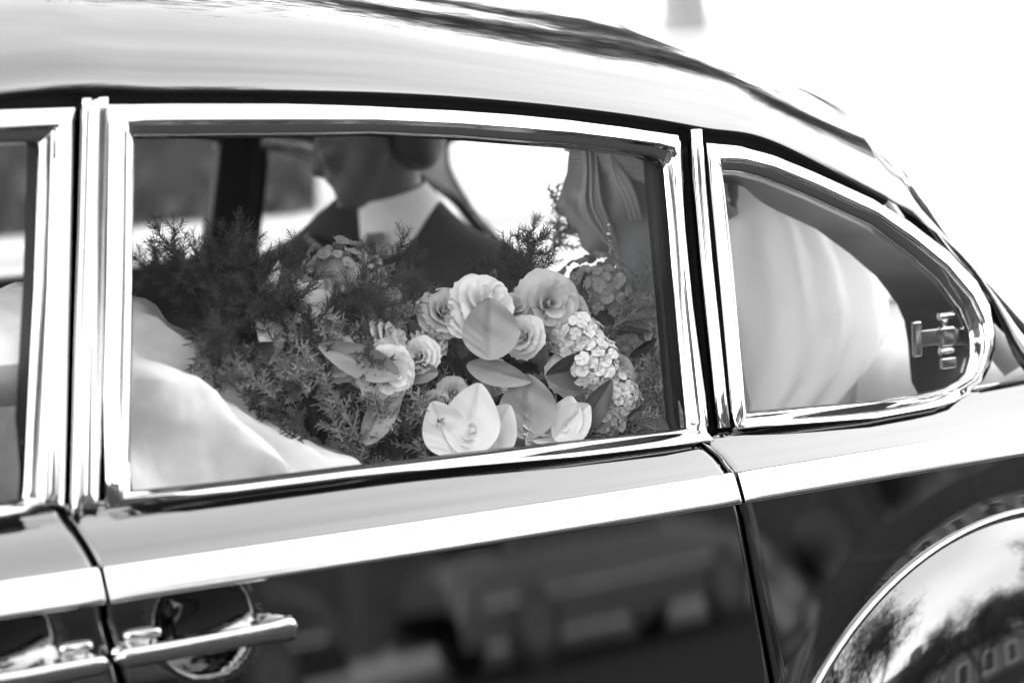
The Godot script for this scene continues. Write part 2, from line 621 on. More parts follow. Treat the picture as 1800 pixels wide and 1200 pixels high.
func arch_line() -> PackedVector3Array:
	var line := PackedVector3Array()
	for i in 61:
		var a := lerpf(PI * 0.985, 0.015 * PI, i / 60.0)
		var xy := ARCH + Vector2(cos(a), sin(a)) * ARCH_R
		line.append(quarter_skin(xy.x, xy.y) + Vector3(0, 0, 0.003))
	return line

func spat(near: bool) -> ArrayMesh:
	var p := PackedVector3Array()
	var nr := 30
	var na := 60
	for j in nr + 1:
		var r := 1.0 - float(j) / nr
		for i in na + 1:
			var a := lerpf(PI * 0.985, 0.015 * PI, float(i) / na)
			var xy := ARCH + Vector2(cos(a), sin(a)) * ARCH_R * 0.992 * r
			xy.y = maxf(xy.y, 0.28)
			var z := side(xy.x, xy.y) + 0.004 + 0.092 * pow(1.0 - pow(r, 2.2), 0.9) * (0.35 + 0.65 * r)
			z = lerpf(z, side(xy.x, xy.y) + 0.06, 1.0 - smoothstep(0.0, 0.75, r))
			p.append(other(Vector3(xy.x, xy.y, z), near))
	return sheet(p, na, nr, not near)

func c_pillar(near: bool) -> ArrayMesh:
	var low := v2([0.735, 1.305, 0.762, 1.289, 0.79, 1.271, 0.84, 1.236, 0.885, 1.190, 0.913, 1.13, 0.935, 1.06, 0.965, 1.02])
	var first := []
	for i in 9:
		first.append(shell(10.0, 0.25 * i / 8.0))
	var p := PackedVector3Array()
	var rows := 28
	for j in rows + 1:
		var t := float(j) / rows
		var l := cat2(low, t * 7.0)
		var a := on_side(l.x, l.y)
		var b := cat3(REAR_EDGE, t * 6.0)
		if j == 0:
			b = first[8]
		for i in 9:
			var w := i / 8.0
			var q: Vector3 = a.lerp(b, w) + Vector3(0.2, 0.1, 0.97) * (0.012 * sin(w * PI) * t)
			var fix: Vector3 = first[i] - (first[0] as Vector3).lerp(first[8], w)
			p.append(other(q + fix * maxf(0.0, 1.0 - t * 3.0), near))
	var mesh := sheet(p, 8, rows, not near)
	# its shine runs on from the roof without a break
	var arr := mesh.surface_get_arrays(0)
	var nn: PackedVector3Array = arr[Mesh.ARRAY_NORMAL]
	for i in 9:
		var ph := 0.25 * i / 8.0
		var r: Vector3 = (shell(10.0, ph + 0.01) - shell(10.0, ph)).cross(shell(10.0, ph) - shell(9.95, ph)).normalized()
		if r.z < 0.0:
			r = -r
		r = r if near else Vector3(r.x, r.y, -r.z)
		for j in 12:
			var k := j * 9 + i
			nn[k] = nn[k].lerp(r, 1.0 - smoothstep(0.0, 11.0, float(j))).normalized()
	return finish(p, nn, arr[Mesh.ARRAY_INDEX])

func side_parts(car: Node3D, near: bool) -> void:
	var fine := 1.0 if near else 0.3
	# rear door, hung at its rear edge
	var rd := holder("rear_door", car)
	obj("door_skin", panel(shifted(SHUT_B, G), shifted(SHUT_C, -G), 0.25, [1.037, 1.017], int(200 * fine), int(150 * fine), near, rear_skin), M.paint, rd)
	obj("window_frame", moulding(DOOR_OUTER, DOOR_INNER, FRAME_PROFILE, near), M.chrome, rd)
	obj("window_pane", pane(DOOR_INNER, -0.010, near), M.glass, rd)
	obj("window_reveal", back_strip(DOOR_INNER, -0.004, -0.034, Vector2(0.0, -0.01), near), M.rubber, rd)
	obj("waist_moulding", blade(trims(cut(SHUT_B, 0.944) + G, cut(SHUT_C, 0.944) - G), near), M.chrome_satin, rd)
	obj("pull_handle", join([pull_handle(-0.583, -0.343, 0.862, 0.8665, true, near), foot(-0.543, 0.8625, near), foot(-0.368, 0.866, near)]), M.chrome, rd)
	obj("lock_plate", pad(-0.532, 0.880, 0.024, 0.0075, near), M.chrome, rd)
	obj("door_card", grid(func(u, v): return other(Vector3(lerpf(-0.58, 0.36, u), lerpf(0.3, 1.005, v), side(0.0, lerpf(0.3, 1.005, v)) - 0.085), near), 4, 8, near), M.leather, rd)
	# front door
	var fd := holder("front_door", car)
	obj("door_skin", panel(SHUT_A, shifted(SHUT_B, -G), 0.25, [1.037, 1.034], int(150 * fine), int(120 * fine), near, front_skin), M.paint, fd)
	obj("window_frame", moulding(FRONT_OUTER, FRONT_INNER, FRAME_PROFILE, near), M.chrome, fd)
	obj("window_pane", pane(FRONT_INNER, -0.010, near), M.glass, fd)
	obj("window_reveal", back_strip(FRONT_INNER, -0.004, -0.03, Vector2(0.0, -0.01), near), M.rubber, fd)
	obj("waist_moulding", blade(trims(-1.47, cut(SHUT_B, 0.944) - G), near), M.chrome_satin, fd)
	obj("pull_handle", join([pull_handle(-0.82, -0.588, 0.8555, 0.859, false, near), foot(-0.79, 0.856, near), foot(-0.622, 0.858, near)]), M.chrome, fd)
	obj("lock_plate", pad(-0.617, 0.8765, 0.021, 0.007, near), M.chrome, fd)
	obj("door_card", grid(func(u, v): return other(Vector3(lerpf(-1.45, -0.6, u), lerpf(0.3, 1.01, v), side(0.0, lerpf(0.3, 1.01, v)) - 0.085), near), 4, 8, near), M.leather_dark, fd)
	# pillars between the windows
	obj("door_pillar", panel([0.9, -0.66, 1.5, -0.545], [0.9, -0.525, 1.5, -0.435], 0.95, [1.50, 1.50], 4, 12, near, func(x, y): return on_side(x, y, -0.022)), M.rubber, car)
	obj("pillar_cover", panel([1.023, -0.592, 1.225, -0.556, 1.360, -0.531, 1.515, -0.503], [1.019, -0.556, 1.222, -0.519, 1.357, -0.496, 1.513, -0.468], 1.022, [1.5145, 1.5145], 24, 40, near, func(x, y): return on_side(x, y, pillar_bulge(x, y))), M.chrome, car)
	obj("door_pillar", panel([0.9, 0.297, 1.5, 0.347], [0.9, 0.41, 1.5, 0.42], 0.95, [1.44, 1.44], 4, 12, near, func(x, y): return on_side(x, y, -0.024)), M.rubber, car)
	obj("pillar_cover", strip(on_list([0.404, 1.424, 0.395, 1.346, 0.386, 1.244, 0.381, 1.167, 0.374, 1.066, 0.371, 1.019]), 0.0105, 0.011, near), M.chrome, car)
	# rear quarter
	var rq := holder("rear_quarter", car)
	obj("quarter_panel", panel(shifted(SHUT_C, G), [0.2, 2.05, 1.02, 2.12], 0.25, [0.0, 1.013, 0.2, 1.018, 0.38, 1.02, 0.47, 0.99, 0.6, 0.935, 1.0, 0.85], int(170 * fine), int(110 * fine), near, quarter_skin), M.paint, rq)
	obj("window_frame", moulding(QUARTER_OUTER, QUARTER_INNER, FRAME_PROFILE, near), M.chrome, rq)
	obj("window_pane", pane(QUARTER_INNER, -0.010, near), M.glass, rq)
	obj("window_reveal", back_strip(QUARTER_INNER, -0.004, -0.13 if near else -0.04, Vector2(0.01, -0.09 if near else 0.0), near), M.liner, rq)
	obj("waist_moulding", blade(trims(cut(SHUT_C, 0.944) + G, 2.0), near), M.chrome_satin, rq)
	obj("pillar_panel", c_pillar(near), M.paint, rq)
	obj("wheel_spat", spat(near), M.paint, rq)
	obj("arch_bead", strip(arch_line(), 0.0055, 0.006, near, Vector3(0, 0.05, 1.0)), M.chrome, rq)
	var quarter_catch := []
	var cz := -0.022
	var c0 := on_side(0.766, 1.099, cz)
	var c1 := on_side(0.822, 1.098, cz)
	var c2 := on_side(0.862, 1.092, cz)
	var span := func(a: Vector3, b: Vector3, h: float, t: float) -> Array:
		return [box(Vector3(0, -h, -t), Vector3((b - a).length(), h, t), 0.0015), Transform3D(Basis((b - a).normalized(), Vector3(0, 1, 0), (b - a).normalized().cross(Vector3(0, 1, 0))), a)]
	quarter_catch.append(span.call(c0, c1, 0.012, 0.002))
	quarter_catch.append(span.call(c1 + Vector3(-0.004, 0, 0.004), c2 + Vector3(0.002, 0, 0.004), 0.0135, 0.003))
	quarter_catch.append(box(c0 + Vector3(-0.007, -0.027, -0.004), c0 + Vector3(0.009, 0.027, 0.004), 0.0039))
	quarter_catch.append(box(c1 + Vector3(-0.012, -0.015, -0.004), c1 + Vector3(0.014, 0.015, 0.010), 0.004))
	quarter_catch.append(tube(PackedVector3Array([c1 + Vector3(0.0, 0.014, 0.003), c1 + Vector3(0.0, 0.026, 0.003)]), 0.004, 0.004, 10))
	quarter_catch.append(tube(PackedVector3Array([c1 + Vector3(-0.011, 0.030, 0.003), c1 + Vector3(0.013, 0.030, 0.003)]), 0.0065, 0.0065, 10))
	quarter_catch.append(tube(PackedVector3Array([c1 + Vector3(-0.010, -0.022, 0.003), c1 + Vector3(0.012, -0.022, 0.003)]), 0.0065, 0.0065, 10))
	quarter_catch.append(box(on_side(0.80, 1.052, -0.02), on_side(0.80, 1.052, -0.02) + Vector3(0.028, 0.016, 0.006), 0.002))
	var qc := join(quarter_catch)
	if near:
		obj("window_catch", qc, M.chrome, rq)
	# front wing
	obj("front_wing", grid(func(u, v):
		var x := lerpf(-3.05, -1.503, u)
		var d := absf(x + 2.35) / 0.42
		var lo := 0.28 + (0.36 * sqrt(1.0 - d * d) if d < 1.0 else 0.0)
		var y := lerpf(lo, 1.02, v)
		return other(on_side(x, y, 0.03 * exp(-pow((x + 2.35) / 0.4, 2.0))), near), 60, 30, near), M.paint, car)
	for wx in [-2.35, 0.86]:
		var w := holder("wheel", car, other(Vector3(wx, 0.35, -0.14), near))
		var out := 1.0 if near else -1.0
		obj("tyre", lathe(v2([0.20, -0.085, 0.30, -0.09, 0.345, -0.07, 0.352, -0.03, 0.352, 0.03, 0.345, 0.07, 0.30, 0.09, 0.20, 0.085]), 40), M.tyre, w)
		obj("hub_cap", join([[lathe(v2([0.21, 0.06, 0.205, 0.085, 0.16, 0.092, 0.11, 0.09, 0.09, 0.105, 0.05, 0.118, 0.0, 0.12]), 40), Transform3D(Basis.from_scale(Vector3(1, 1, 1)).rotated(Vector3.UP, 0.0 if near else PI), Vector3.ZERO)]]), M.chrome, w)

func pillar_bulge(x: float, y: float) -> float:
	var l := cut(PILLAR_L, y)
	var r := cut(PILLAR_R, y)
	var u := clampf((x - l) / (r - l), 0.0, 1.0)
	var h := 0.008 + 0.006 * pow(sin(PI * clampf(u / 0.42, 0.0, 1.0)), 0.6)
	if u > 0.42:
		h = 0.007 - 0.003 * sin(PI * (u - 0.42) / 0.58)
	return h

const PILLAR_L := [1.023, -0.592, 1.225, -0.556, 1.360, -0.531, 1.515, -0.503]
const PILLAR_R := [1.019, -0.556, 1.222, -0.519, 1.357, -0.496, 1.513, -0.468]

func build_car() -> void:
	var car := thing("vintage_car", "dark polished vintage saloon with chrome window frames carrying the wedding couple", "car")
	REAR_EDGE[0] = shell(10.0, 0.25)
	obj("roof", grid(func(u, v): return shell(2.0 + 8.0 * v, 2.0 * (u * u * (3.0 - 2.0 * u) * 0.5 + u * 0.5)), 120, 120, true), M.paint, car)
	obj("roof_lining", grid(func(u, v): return shell(2.0 + 8.0 * v, 0.04 + 1.92 * u, 0.035), 40, 40, true), M.lining, car)
	for near in [true, false]:
		obj("drip_channel", grid(func(u, v):
			var e := cat2(EDGE, 1.0 + 9.0 * u)
			var a := on_side(e.x, e.y)
			var pr: Vector3 = [Vector3(0, 0, 0), Vector3(0, -0.003, 0.002), Vector3(0, -0.006, -0.004), Vector3(0, -0.012, -0.014), Vector3(0.0, -0.03, -0.016)][int(round(v * 4.0))]
			return other(a + pr, near), 80, 4, near == false), M.rubber, car)
		side_parts(car, near)
	# backlight
	var rw := holder("rear_window", car)
	obj("pane", grid(func(u, v): return rear_glass(0.04 + 1.92 * u, 0.03 + 0.94 * v), 60, 24, true), M.glass, rw)
	var ring := PackedVector3Array()
	var ring_n := []
	for i in 16:
		ring.append(rear_glass(1.0 - i / 16.0, 1.0, 0.002))
	for i in 24:
		ring.append(rear_glass(0.0, 1.0 - i / 24.0, 0.002))
	for i in 33:
		ring.append(rear_glass(2.0 * i / 32.0, 0.0, -0.006))
	for i in range(1, 25):
		ring.append(rear_glass(2.0, i / 24.0, 0.002))
	for i in range(1, 17):
		ring.append(rear_glass(2.0 - i / 16.0, 1.0, 0.002))
	obj("frame", tube(ring, 0.0105, 0.0105, 12), M.chrome, rw)
	var gasket := PackedVector3Array()
	for q in ring:
		gasket.append(q + (Vector3(0.7, 1.2, -0.875) - q).normalized() * 0.022)
	obj("gasket", tube(gasket, 0.016, 0.016, 10), M.rubber, rw)
	# windscreen, bonnet, boot
	var ws := holder("windscreen", car)
	obj("pane", grid(func(u, v): return shell(0.1 + 1.85 * v, 0.06 + 1.88 * u), 40, 16, true), M.glass, ws)
	var wr := PackedVector3Array()
	for i in 25:
		wr.append(shell(2.0, 2.0 * i / 24.0))
	for i in range(1, 13):
		wr.append(shell(2.0 - 2.0 * i / 12.0, 2.0))
	for i in range(1, 25):
		wr.append(shell(0.0, 2.0 - 2.0 * i / 24.0))
	for i in range(1, 13):
		wr.append(shell(2.0 * i / 12.0, 0.0))
	obj("frame", tube(wr, 0.013, 0.013, 8), M.chrome, ws)
	obj("bonnet", grid(func(u, v):
		var x := lerpf(-3.05, -1.66, v)
		var far: bool = u > 0.5
		var th: float = (1.0 - u if far else u) * PI
		var q := Vector3(x, 1.02 + 0.06 * sin(th) * smoothstep(-3.3, -2.2, x), side(x, 1.02))
		q.z = lerpf(q.z, -0.875, 1.0 - cos(th))
		return other(q, not far), 40, 24, true), M.paint, car)
	obj("radiator_grille", box(Vector3(-3.10, 0.45, -1.12), Vector3(-3.02, 1.0, -0.63), 0.03), M.chrome, car)
	obj("nose_panel", grid(func(u, v): return Vector3(-3.05 - 0.02 * sin(PI * u), lerpf(0.3, 1.02, v), lerpf(side(-3.05, 0.9), FAR_SIDE - side(-3.05, 0.9), u)), 10, 6, false), M.paint, car)
	obj("boot_lid", grid(func(u, v):
		var far: bool = u > 0.5
		var uu: float = (1.0 - u if far else u) * 2.0
		var th := uu * PI / 2.0
		var ex := lerpf(0.90, 2.12, v)
		var ey := 1.02 - 0.088 * smoothstep(1.0, 1.40, ex) - 0.08 * smoothstep(1.4, 2.12, ex)
		var cx := lerpf(1.24, 2.20, v)
		var cy := lerpf(0.98, 0.87, pow(v, 1.1))
		var q := Vector3(lerpf(ex, cx, sin(th)), lerpf(ey, cy, sin(th)), 0.0)
		var ze := side(ex, ey)
		q.z = lerpf(ze, -0.875, 0.9 * (1.0 - cos(th)) + 0.1 * sin(th))
		return other(q, not far), 50, 50, true), M.paint, car)
	obj("tail_panel", grid(func(u, v): return Vector3(2.11 + 0.08 * sin(PI * u) - 0.03 * (1.0 - v), lerpf(0.3, lerpf(0.85, 0.87, sin(PI * u)), v), lerpf(side(2.1, 0.9), FAR_SIDE - side(2.1, 0.9), u)), 12, 8, true), M.paint, car)
	for bx in [-3.2, 2.2]:
		obj("bumper", box(Vector3(bx, 0.42, -1.65), Vector3(bx + 0.1, 0.54, -0.1), 0.04), M.chrome, car)
	# cabin
	obj("floor_pan", box(Vector3(-1.7, 0.30, -1.72), Vector3(1.9, 0.34, -0.03), 0.01), M.carpet, car)
	obj("bulkhead", box(Vector3(-1.72, 0.34, -1.68), Vector3(-1.66, 1.02, -0.07), 0.01), M.gap, car)
	obj("dashboard", box(Vector3(-1.66, 0.86, -1.66), Vector3(-1.48, 1.03, -0.09), 0.03), M.wood, car)
	var fs := holder("front_seat", car)
	obj("cushion", box(Vector3(-1.25, 0.45, -1.60), Vector3(-0.74, 0.66, -0.15), 0.06), M.leather_dark, fs)
	obj("backrest", box(Vector3(-0.86, 0.60, -1.60), Vector3(-0.70, 1.12, -0.15), 0.06), M.leather_dark, fs)
	var bs := holder("rear_seat", car)
	obj("cushion", box(Vector3(0.2, 0.40, -1.62), Vector3(1.0, 0.62, -0.13), 0.07), M.leather, bs)
	for k in 3:
		obj("backrest", grid(func(u, v):
			var a: float = v * 2.0 - 1.0
			var z0 := -1.62 + 0.497 * k
			var y := lerpf(0.55, 1.045, 0.5 + 0.5 * a)
			var w: float = u * 2.0 - 1.0
			var puff := pow(maxf(0.0, 1.0 - pow(absf(w), 6.0)), 0.4) * pow(maxf(0.0, 1.0 - pow(absf(a), 8.0)), 0.4)
			return Vector3(1.14 - 0.17 * puff + 0.12 * (y - 0.8) - 0.004 * cos(w * 18.0) * puff, y + 0.01 * puff * a, z0 + 0.494 * u), 40, 24, false), M.leather, bs)
	obj("parcel_shelf", box(Vector3(1.10, 0.985, -1.62), Vector3(1.27, 1.03, -0.13), 0.02), M.leather, car)
	obj("seat_bulkhead", box(Vector3(1.16, 0.34, -1.68), Vector3(1.2, 0.99, -0.07), 0.01), M.gap, car)
	for near in [true, false]:
		obj("pillar_lining", grid(func(u, v):
			var b := cat3(REAR_EDGE, v * 6.0)
			var low := cat2(v2([0.735, 1.305, 0.762, 1.289, 0.79, 1.271, 0.84, 1.236, 0.885, 1.190, 0.913, 1.13, 0.935, 1.06, 0.965, 1.02]), v * 7.0)
			return other(on_side(low.x, low.y, -0.06).lerp(b + Vector3(-0.01, 0, -0.05), u), near), 6, 16, near), M.lining, car)
	obj("door_capping", box(Vector3(-1.4, 0.99, -1.665), Vector3(0.92, 1.17, -1.60), 0.02), M.wood, car)

# ------------------------------------------------------------------ start
func _ready() -> void:
	rng.seed = 7
	noise.seed = 3
	noise.frequency = 1.0
	var cam := Camera3D.new()
	cam.name = "camera"
	var attr := CameraAttributesPhysical.new()
	attr.frustum_focal_length = 12.0 / tan(deg_to_rad(14.2339 / 2.0))
	attr.frustum_focus_distance = 3.75
	attr.exposure_aperture = 2.3
	attr.frustum_near = 0.05
	attr.frustum_far = 600.0
	cam.attributes = attr
	add_child(cam)
	cam.look_at_from_position(Vector3(-1.7896, 1.6, 2.9784), Vector3(0, 1.18, 0), Vector3.UP)
	cam.rotate_object_local(Vector3(0, 0, 1), deg_to_rad(-2.3))
	cam.fov = 14.2339
	cam.near = 0.05
	cam.far = 600.0
	cam.current = true
	var env := Environment.new()
	env.background_mode = Environment.BG_SKY
	env.tonemap_mode = Environment.TONE_MAPPER_LINEAR
	env.tonemap_exposure = 5.7
	env.sdfgi_enabled = true
	env.ssao_enabled = true
	env.ssil_enabled = true
	env.sky = Sky.new()
	env.sky.sky_material = overcast()
	var we := WorldEnvironment.new()
	we.name = "world"
	we.environment = env
	add_child(we)
	var sun := DirectionalLight3D.new()
	sun.name = "sun"
	sun.light_energy = 0.3
	sun.light_angular_distance = 25.0
	sun.light_color = Color(1, 1, 1)
	sun.shadow_enabled = true
	add_child(sun)
	sun.look_at_from_position(Vector3(-6, 6, -5), Vector3.ZERO, Vector3.UP)
	materials()
	build_ground()
	build_car()
	build_far_side()
	build_near_side()
	build_people()
	build_bouquet()

func overcast() -> PanoramaSkyMaterial:
	var n := FastNoiseLite.new()
	n.seed = 11
	n.frequency = 1.4
	n.fractal_octaves = 5
	var w := 512
	var h := 256
	var im := Image.create(w, h, false, Image.FORMAT_RGBF)
	for y in h:
		var el := PI / 2.0 - PI * (y + 0.5) / h
		for x in w:
			var az := TAU * (x + 0.5) / w
			var d := Vector3(cos(el) * cos(az), sin(el), cos(el) * sin(az))
			var q := Vector3(d.x, 0, d.z) / maxf(0.15, d.y + 0.15) * 0.5
			var c := n.get_noise_3d(q.x, q.z, 4.0)
			var v := 1.0 + 0.35 * c * smoothstep(-0.05, 0.3, d.y) - 0.65 * pow(maxf(d.y, 0.0), 0.8) + 0.15
			if d.y < 0.0:
				v = 0.3
			im.set_pixel(x, y, Color(v, v, v))
	var m := PanoramaSkyMaterial.new()
	m.panorama = ImageTexture.create_from_image(im)
	return m

# ------------------------------------------------------------------ street
func leaf_quad(l: float, w: float) -> ArrayMesh:
	var p := PackedVector3Array()
	for j in 4:
		var v := j / 3.0
		var hw := w * 0.5 * sin(PI * clampf(v * 0.86 + 0.08, 0.0, 1.0))
		for i in 3:
			var u := i - 1.0
			p.append(Vector3(u * hw, v * l, absf(u) * hw * 0.35 - 0.25 * l * v * v))
	return sheet(p, 2, 3)

func copies(called: String, mesh: Mesh, m: Material, list: Array, parent: Node3D) -> void:
	var mm := MultiMesh.new()
	mm.transform_format = MultiMesh.TRANSFORM_3D
	mm.mesh = mesh
	mm.instance_count = list.size()
	for i in list.size():
		mm.set_instance_transform(i, list[i])
	var o := MultiMeshInstance3D.new()
	o.name = called
	o.multimesh = mm
	o.material_override = m
	parent.add_child(o, true)
	o.set_meta("kind", "stuff")

func random_basis(s: float) -> Basis:
	return Basis(Quaternion(Vector3(rng.randfn(), rng.randfn(), rng.randfn()).normalized(), rng.randf() * TAU)).scaled(Vector3(s, s, s))

func branch(out: Array, tips: Array, a: Vector3, dir: Vector3, length: float, r: float, depth: int) -> void:
	var pts := PackedVector3Array([a])
	var p := a
	var d := dir
	for i in 4:
		d = (d + Vector3(rng.randf_range(-0.25, 0.25), rng.randf_range(-0.05, 0.2), rng.randf_range(-0.25, 0.25))).normalized()
		p += d * length / 4.0
		pts.append(p)
	out.append(tube(pts, r, r * 0.55, 7 if depth > 2 else 4))
	if depth <= 1:
		tips.append(p)
		tips.append(pts[2])
	if depth == 0:
		return
	for k in (3 if depth > 2 else 4):
		var at: Vector3 = pts[2 + k % 3]
		var side_dir := Vector3(rng.randfn(), rng.randf_range(-0.1, 0.8), rng.randfn()).normalized()
		branch(out, tips, at, (d * 0.5 + side_dir * 0.8).normalized(), length * rng.randf_range(0.55, 0.75), r * 0.5, depth - 1)

func make_tree(label: String, height: float, leaves: int, spread: float) -> Node3D:
	var t := thing("street_tree", label, "tree", Vector3.ZERO, "trees along the street")
	var wood := []
	var tips := []
	var trunk := curve3([Vector3.ZERO, Vector3(0.06, height * 0.15, 0.02), Vector3(-0.03, height * 0.3, 0.05), Vector3(0.05, height * 0.42, 0.0)], 8)
	wood.append(tube(trunk, 0.25, 0.19, 10))
	for k in 5:
		var w := TAU * k / 5.0 + rng.randf()
		branch(wood, tips, trunk[8 - k % 3], Vector3(cos(w) * 0.8, 1.0, sin(w) * 0.8).normalized(), height * 0.28, 0.12, 3)
	obj("trunk", join(wood), M.bark, t)
	var list := []
	for i in leaves:
		var c: Vector3 = tips[rng.randi() % tips.size()]
		list.append(Transform3D(random_basis(rng.randf_range(0.7, 1.3)), c + Vector3(rng.randfn(), rng.randfn(), rng.randfn()) * spread))
	copies("crown", leaf_quad(0.17, 0.11), M.foliage, list, t)
	return t

func make_hedge(called: String, label: String, lo: Vector3, hi: Vector3, count: int) -> void:
	var t := thing(called, label, "hedge", Vector3((lo.x + hi.x) / 2, lo.y, (lo.z + hi.z) / 2))
	var b := Vector3(t.position)
	obj("core", box(lo + Vector3(0.1, 0, 0.1), hi - Vector3(0.1, 0.1, 0.1), 0.1), M.hedge, t)
	var list := []
	for i in count:
		var p := Vector3(rng.randf_range(lo.x, hi.x), rng.randf_range(lo.y, hi.y), rng.randf_range(lo.z, hi.z))
		match i % 3:
			0: p.z = hi.z + rng.randfn() * 0.05
			1: p.z = lo.z + rng.randfn() * 0.05
			2: p.y = hi.y + rng.randfn() * 0.05
		list.append(Transform3D(random_basis(rng.randf_range(0.8, 1.4)), p - b))
	copies("foliage", leaf_quad(0.11, 0.07), M.foliage, list, t)

func flat(x0: float, x1: float, z0: float, z1: float, y: float) -> ArrayMesh:
	return sheet(PackedVector3Array([Vector3(x0, y, z0), Vector3(x1, y, z0), Vector3(x0, y, z1), Vector3(x1, y, z1)]), 1, 1)

func build_ground() -> void:
	setting("ground", flat(-300, 300, -300, 300, -0.02), M.paving)
	setting("road", flat(-120, 120, -2.3, 16.0, 0.0), M.asphalt)
	setting("pavement", box(Vector3(-60, -0.1, -14.6), Vector3(60, 0.12, -2.45), 0.01), M.paving)
	setting("kerb", box(Vector3(-60, -0.1, -2.45), Vector3(60, 0.125, -2.3), 0.02), M.kerb)
	setting("pavement", box(Vector3(-60, -0.1, 16.15), Vector3(60, 0.12, 21.0), 0.01), M.paving)
	setting("kerb", box(Vector3(-60, -0.1, 16.0), Vector3(60, 0.125, 16.15), 0.02), M.kerb)
	setting("road_marking", flat(-60, 60, 6.8, 6.92, 0.005), M.line)

func build_far_side() -> void:
	var lw := thing("garden_wall", "low white rendered wall in front of the clipped hedge beyond the car", "wall", Vector3(-3.0, 0.12, -6.3))
	obj("wall_face", box(Vector3(-12, 0.12, -6.45), Vector3(9.5, 0.80, -6.2), 0.01), M.render_white, lw)
	obj("coping", box(Vector3(-12, 0.80, -6.49), Vector3(9.5, 0.85, -6.16), 0.015), M.render_white, lw)
	make_hedge("clipped_hedge", "clipped dark hedge behind the low white wall beyond the car", Vector3(-12, 0.12, -7.4), Vector3(3.25, 2.0, -6.5), 9000)
	var bw := thing("boundary_wall", "long pale rendered wall standing far behind the car in front of a tree", "wall", Vector3(20, 0.12, -14.8))
	obj("wall_face", box(Vector3(3, 0.12, -15.0), Vector3(50, 1.28, -14.7), 0.01), M.render_white, bw)
	obj("coping", box(Vector3(3, 1.28, -15.05), Vector3(50, 1.34, -14.65), 0.015), M.render_white, bw)
	var t := make_tree("tree with a bare grey trunk behind the pale wall above the car roof", 9.0, 5000, 0.45)
	(t.get_node("trunk") as MeshInstance3D).material_override = M.bark_pale
	t.position = Vector3(11.5, 0.0, -16.2)
	var row := make_tree("leafy tree beyond the pale wall, nearest the front of the car", 18.0, 15000, 0.8)
	row.position = Vector3(2.5, 0.0, -17.0)
	var k := 0
	for x in [7.0, 17.5, 23.0, 29.0]:
		var d := row.duplicate()
		d.name = "street_tree"
		add_child(d, true)
		d.position = Vector3(x, 0.0, -17.0 - 0.4 * (k % 2))
		d.rotation.y = 0.9 + k
		d.set_meta("label", ["leafy tree beyond the pale wall, behind the rear window", "leafy tree beyond the pale wall, next after the bare trunk", "leafy tree beyond the pale wall, second from the end", "leafy tree beyond the pale wall, furthest past the tail"][k])
		k += 1

func parked_car(label: String, tone: float) -> Node3D:
	var t := thing("parked_car", label, "car", Vector3.ZERO, "cars parked across the street")
	var body := mat(tone, 0.12, 0.0, 0.4)
	var prof := [-2.15, 0.55, -2.05, 0.66, -1.2, 0.86, -0.6, 0.92, 0.9, 0.94, 1.7, 0.92, 2.1, 0.80, 2.16, 0.55]
	obj("body", grid(func(u, v):
		var x := lerpf(-2.16, 2.16, u)
		var top := cut(prof, x)
		var a: float = v * PI
		var w := 0.86 - 0.12 * pow(absf(x) / 2.16, 4.0)
		var c := cos(a)
		var s := sin(a)
		return Vector3(x, 0.25 + (top - 0.25) * pow(s, 0.35), signf(c) * pow(absf(c), 0.35) * w), 40, 30, true), body, t)
	obj("roof", grid(func(u, v):
		var x := lerpf(-0.75, 1.5, u)
		var h := 0.90 + 0.40 * pow(maxf(0.0, 1.0 - pow((u - 0.52) / 0.53, 2.0)), 0.55)
		var a: float = v * PI
		return Vector3(x, 0.90 + (h - 0.90) * pow(sin(a), 0.4), signf(cos(a)) * pow(absf(cos(a)), 0.5) * 0.72), 24, 20, true), body, t)
	for s in [-1.0, 1.0]:
		obj("window", grid(func(u, v):
			var x := lerpf(-0.62, 1.38, u)
			var h := 0.93 + 0.31 * pow(maxf(0.0, 1.0 - pow((u - 0.52) / 0.56, 2.0)), 0.6)
			return Vector3(x, lerpf(0.93, h, v), s * (0.735 - 0.055 * v)), 20, 6, s > 0), M.satin_black, t)
		for x in [-1.35, 1.3]:
			var w := holder("wheel", t, Vector3(x, 0.31, s * 0.80))
			var turn := 0.0 if s > 0 else PI
			obj("tyre", join([[lathe(v2([0.2, 0.09, 0.29, 0.085, 0.31, 0.05, 0.31, -0.08])), Transform3D(Basis(Vector3.UP, turn), Vector3.ZERO)]]), M.tyre, w)
			obj("rim", join([[lathe(v2([0.205, 0.07, 0.19, 0.09, 0.06, 0.075, 0.0, 0.085])), Transform3D(Basis(Vector3.UP, turn), Vector3.ZERO)]]), M.rim_grey, w)
		obj("sill_trim", box(Vector3(-1.9, 0.52, s * 0.87 - 0.01), Vector3(1.9, 0.545, s * 0.87 + 0.01), 0.008), M.chrome, t)
	return t

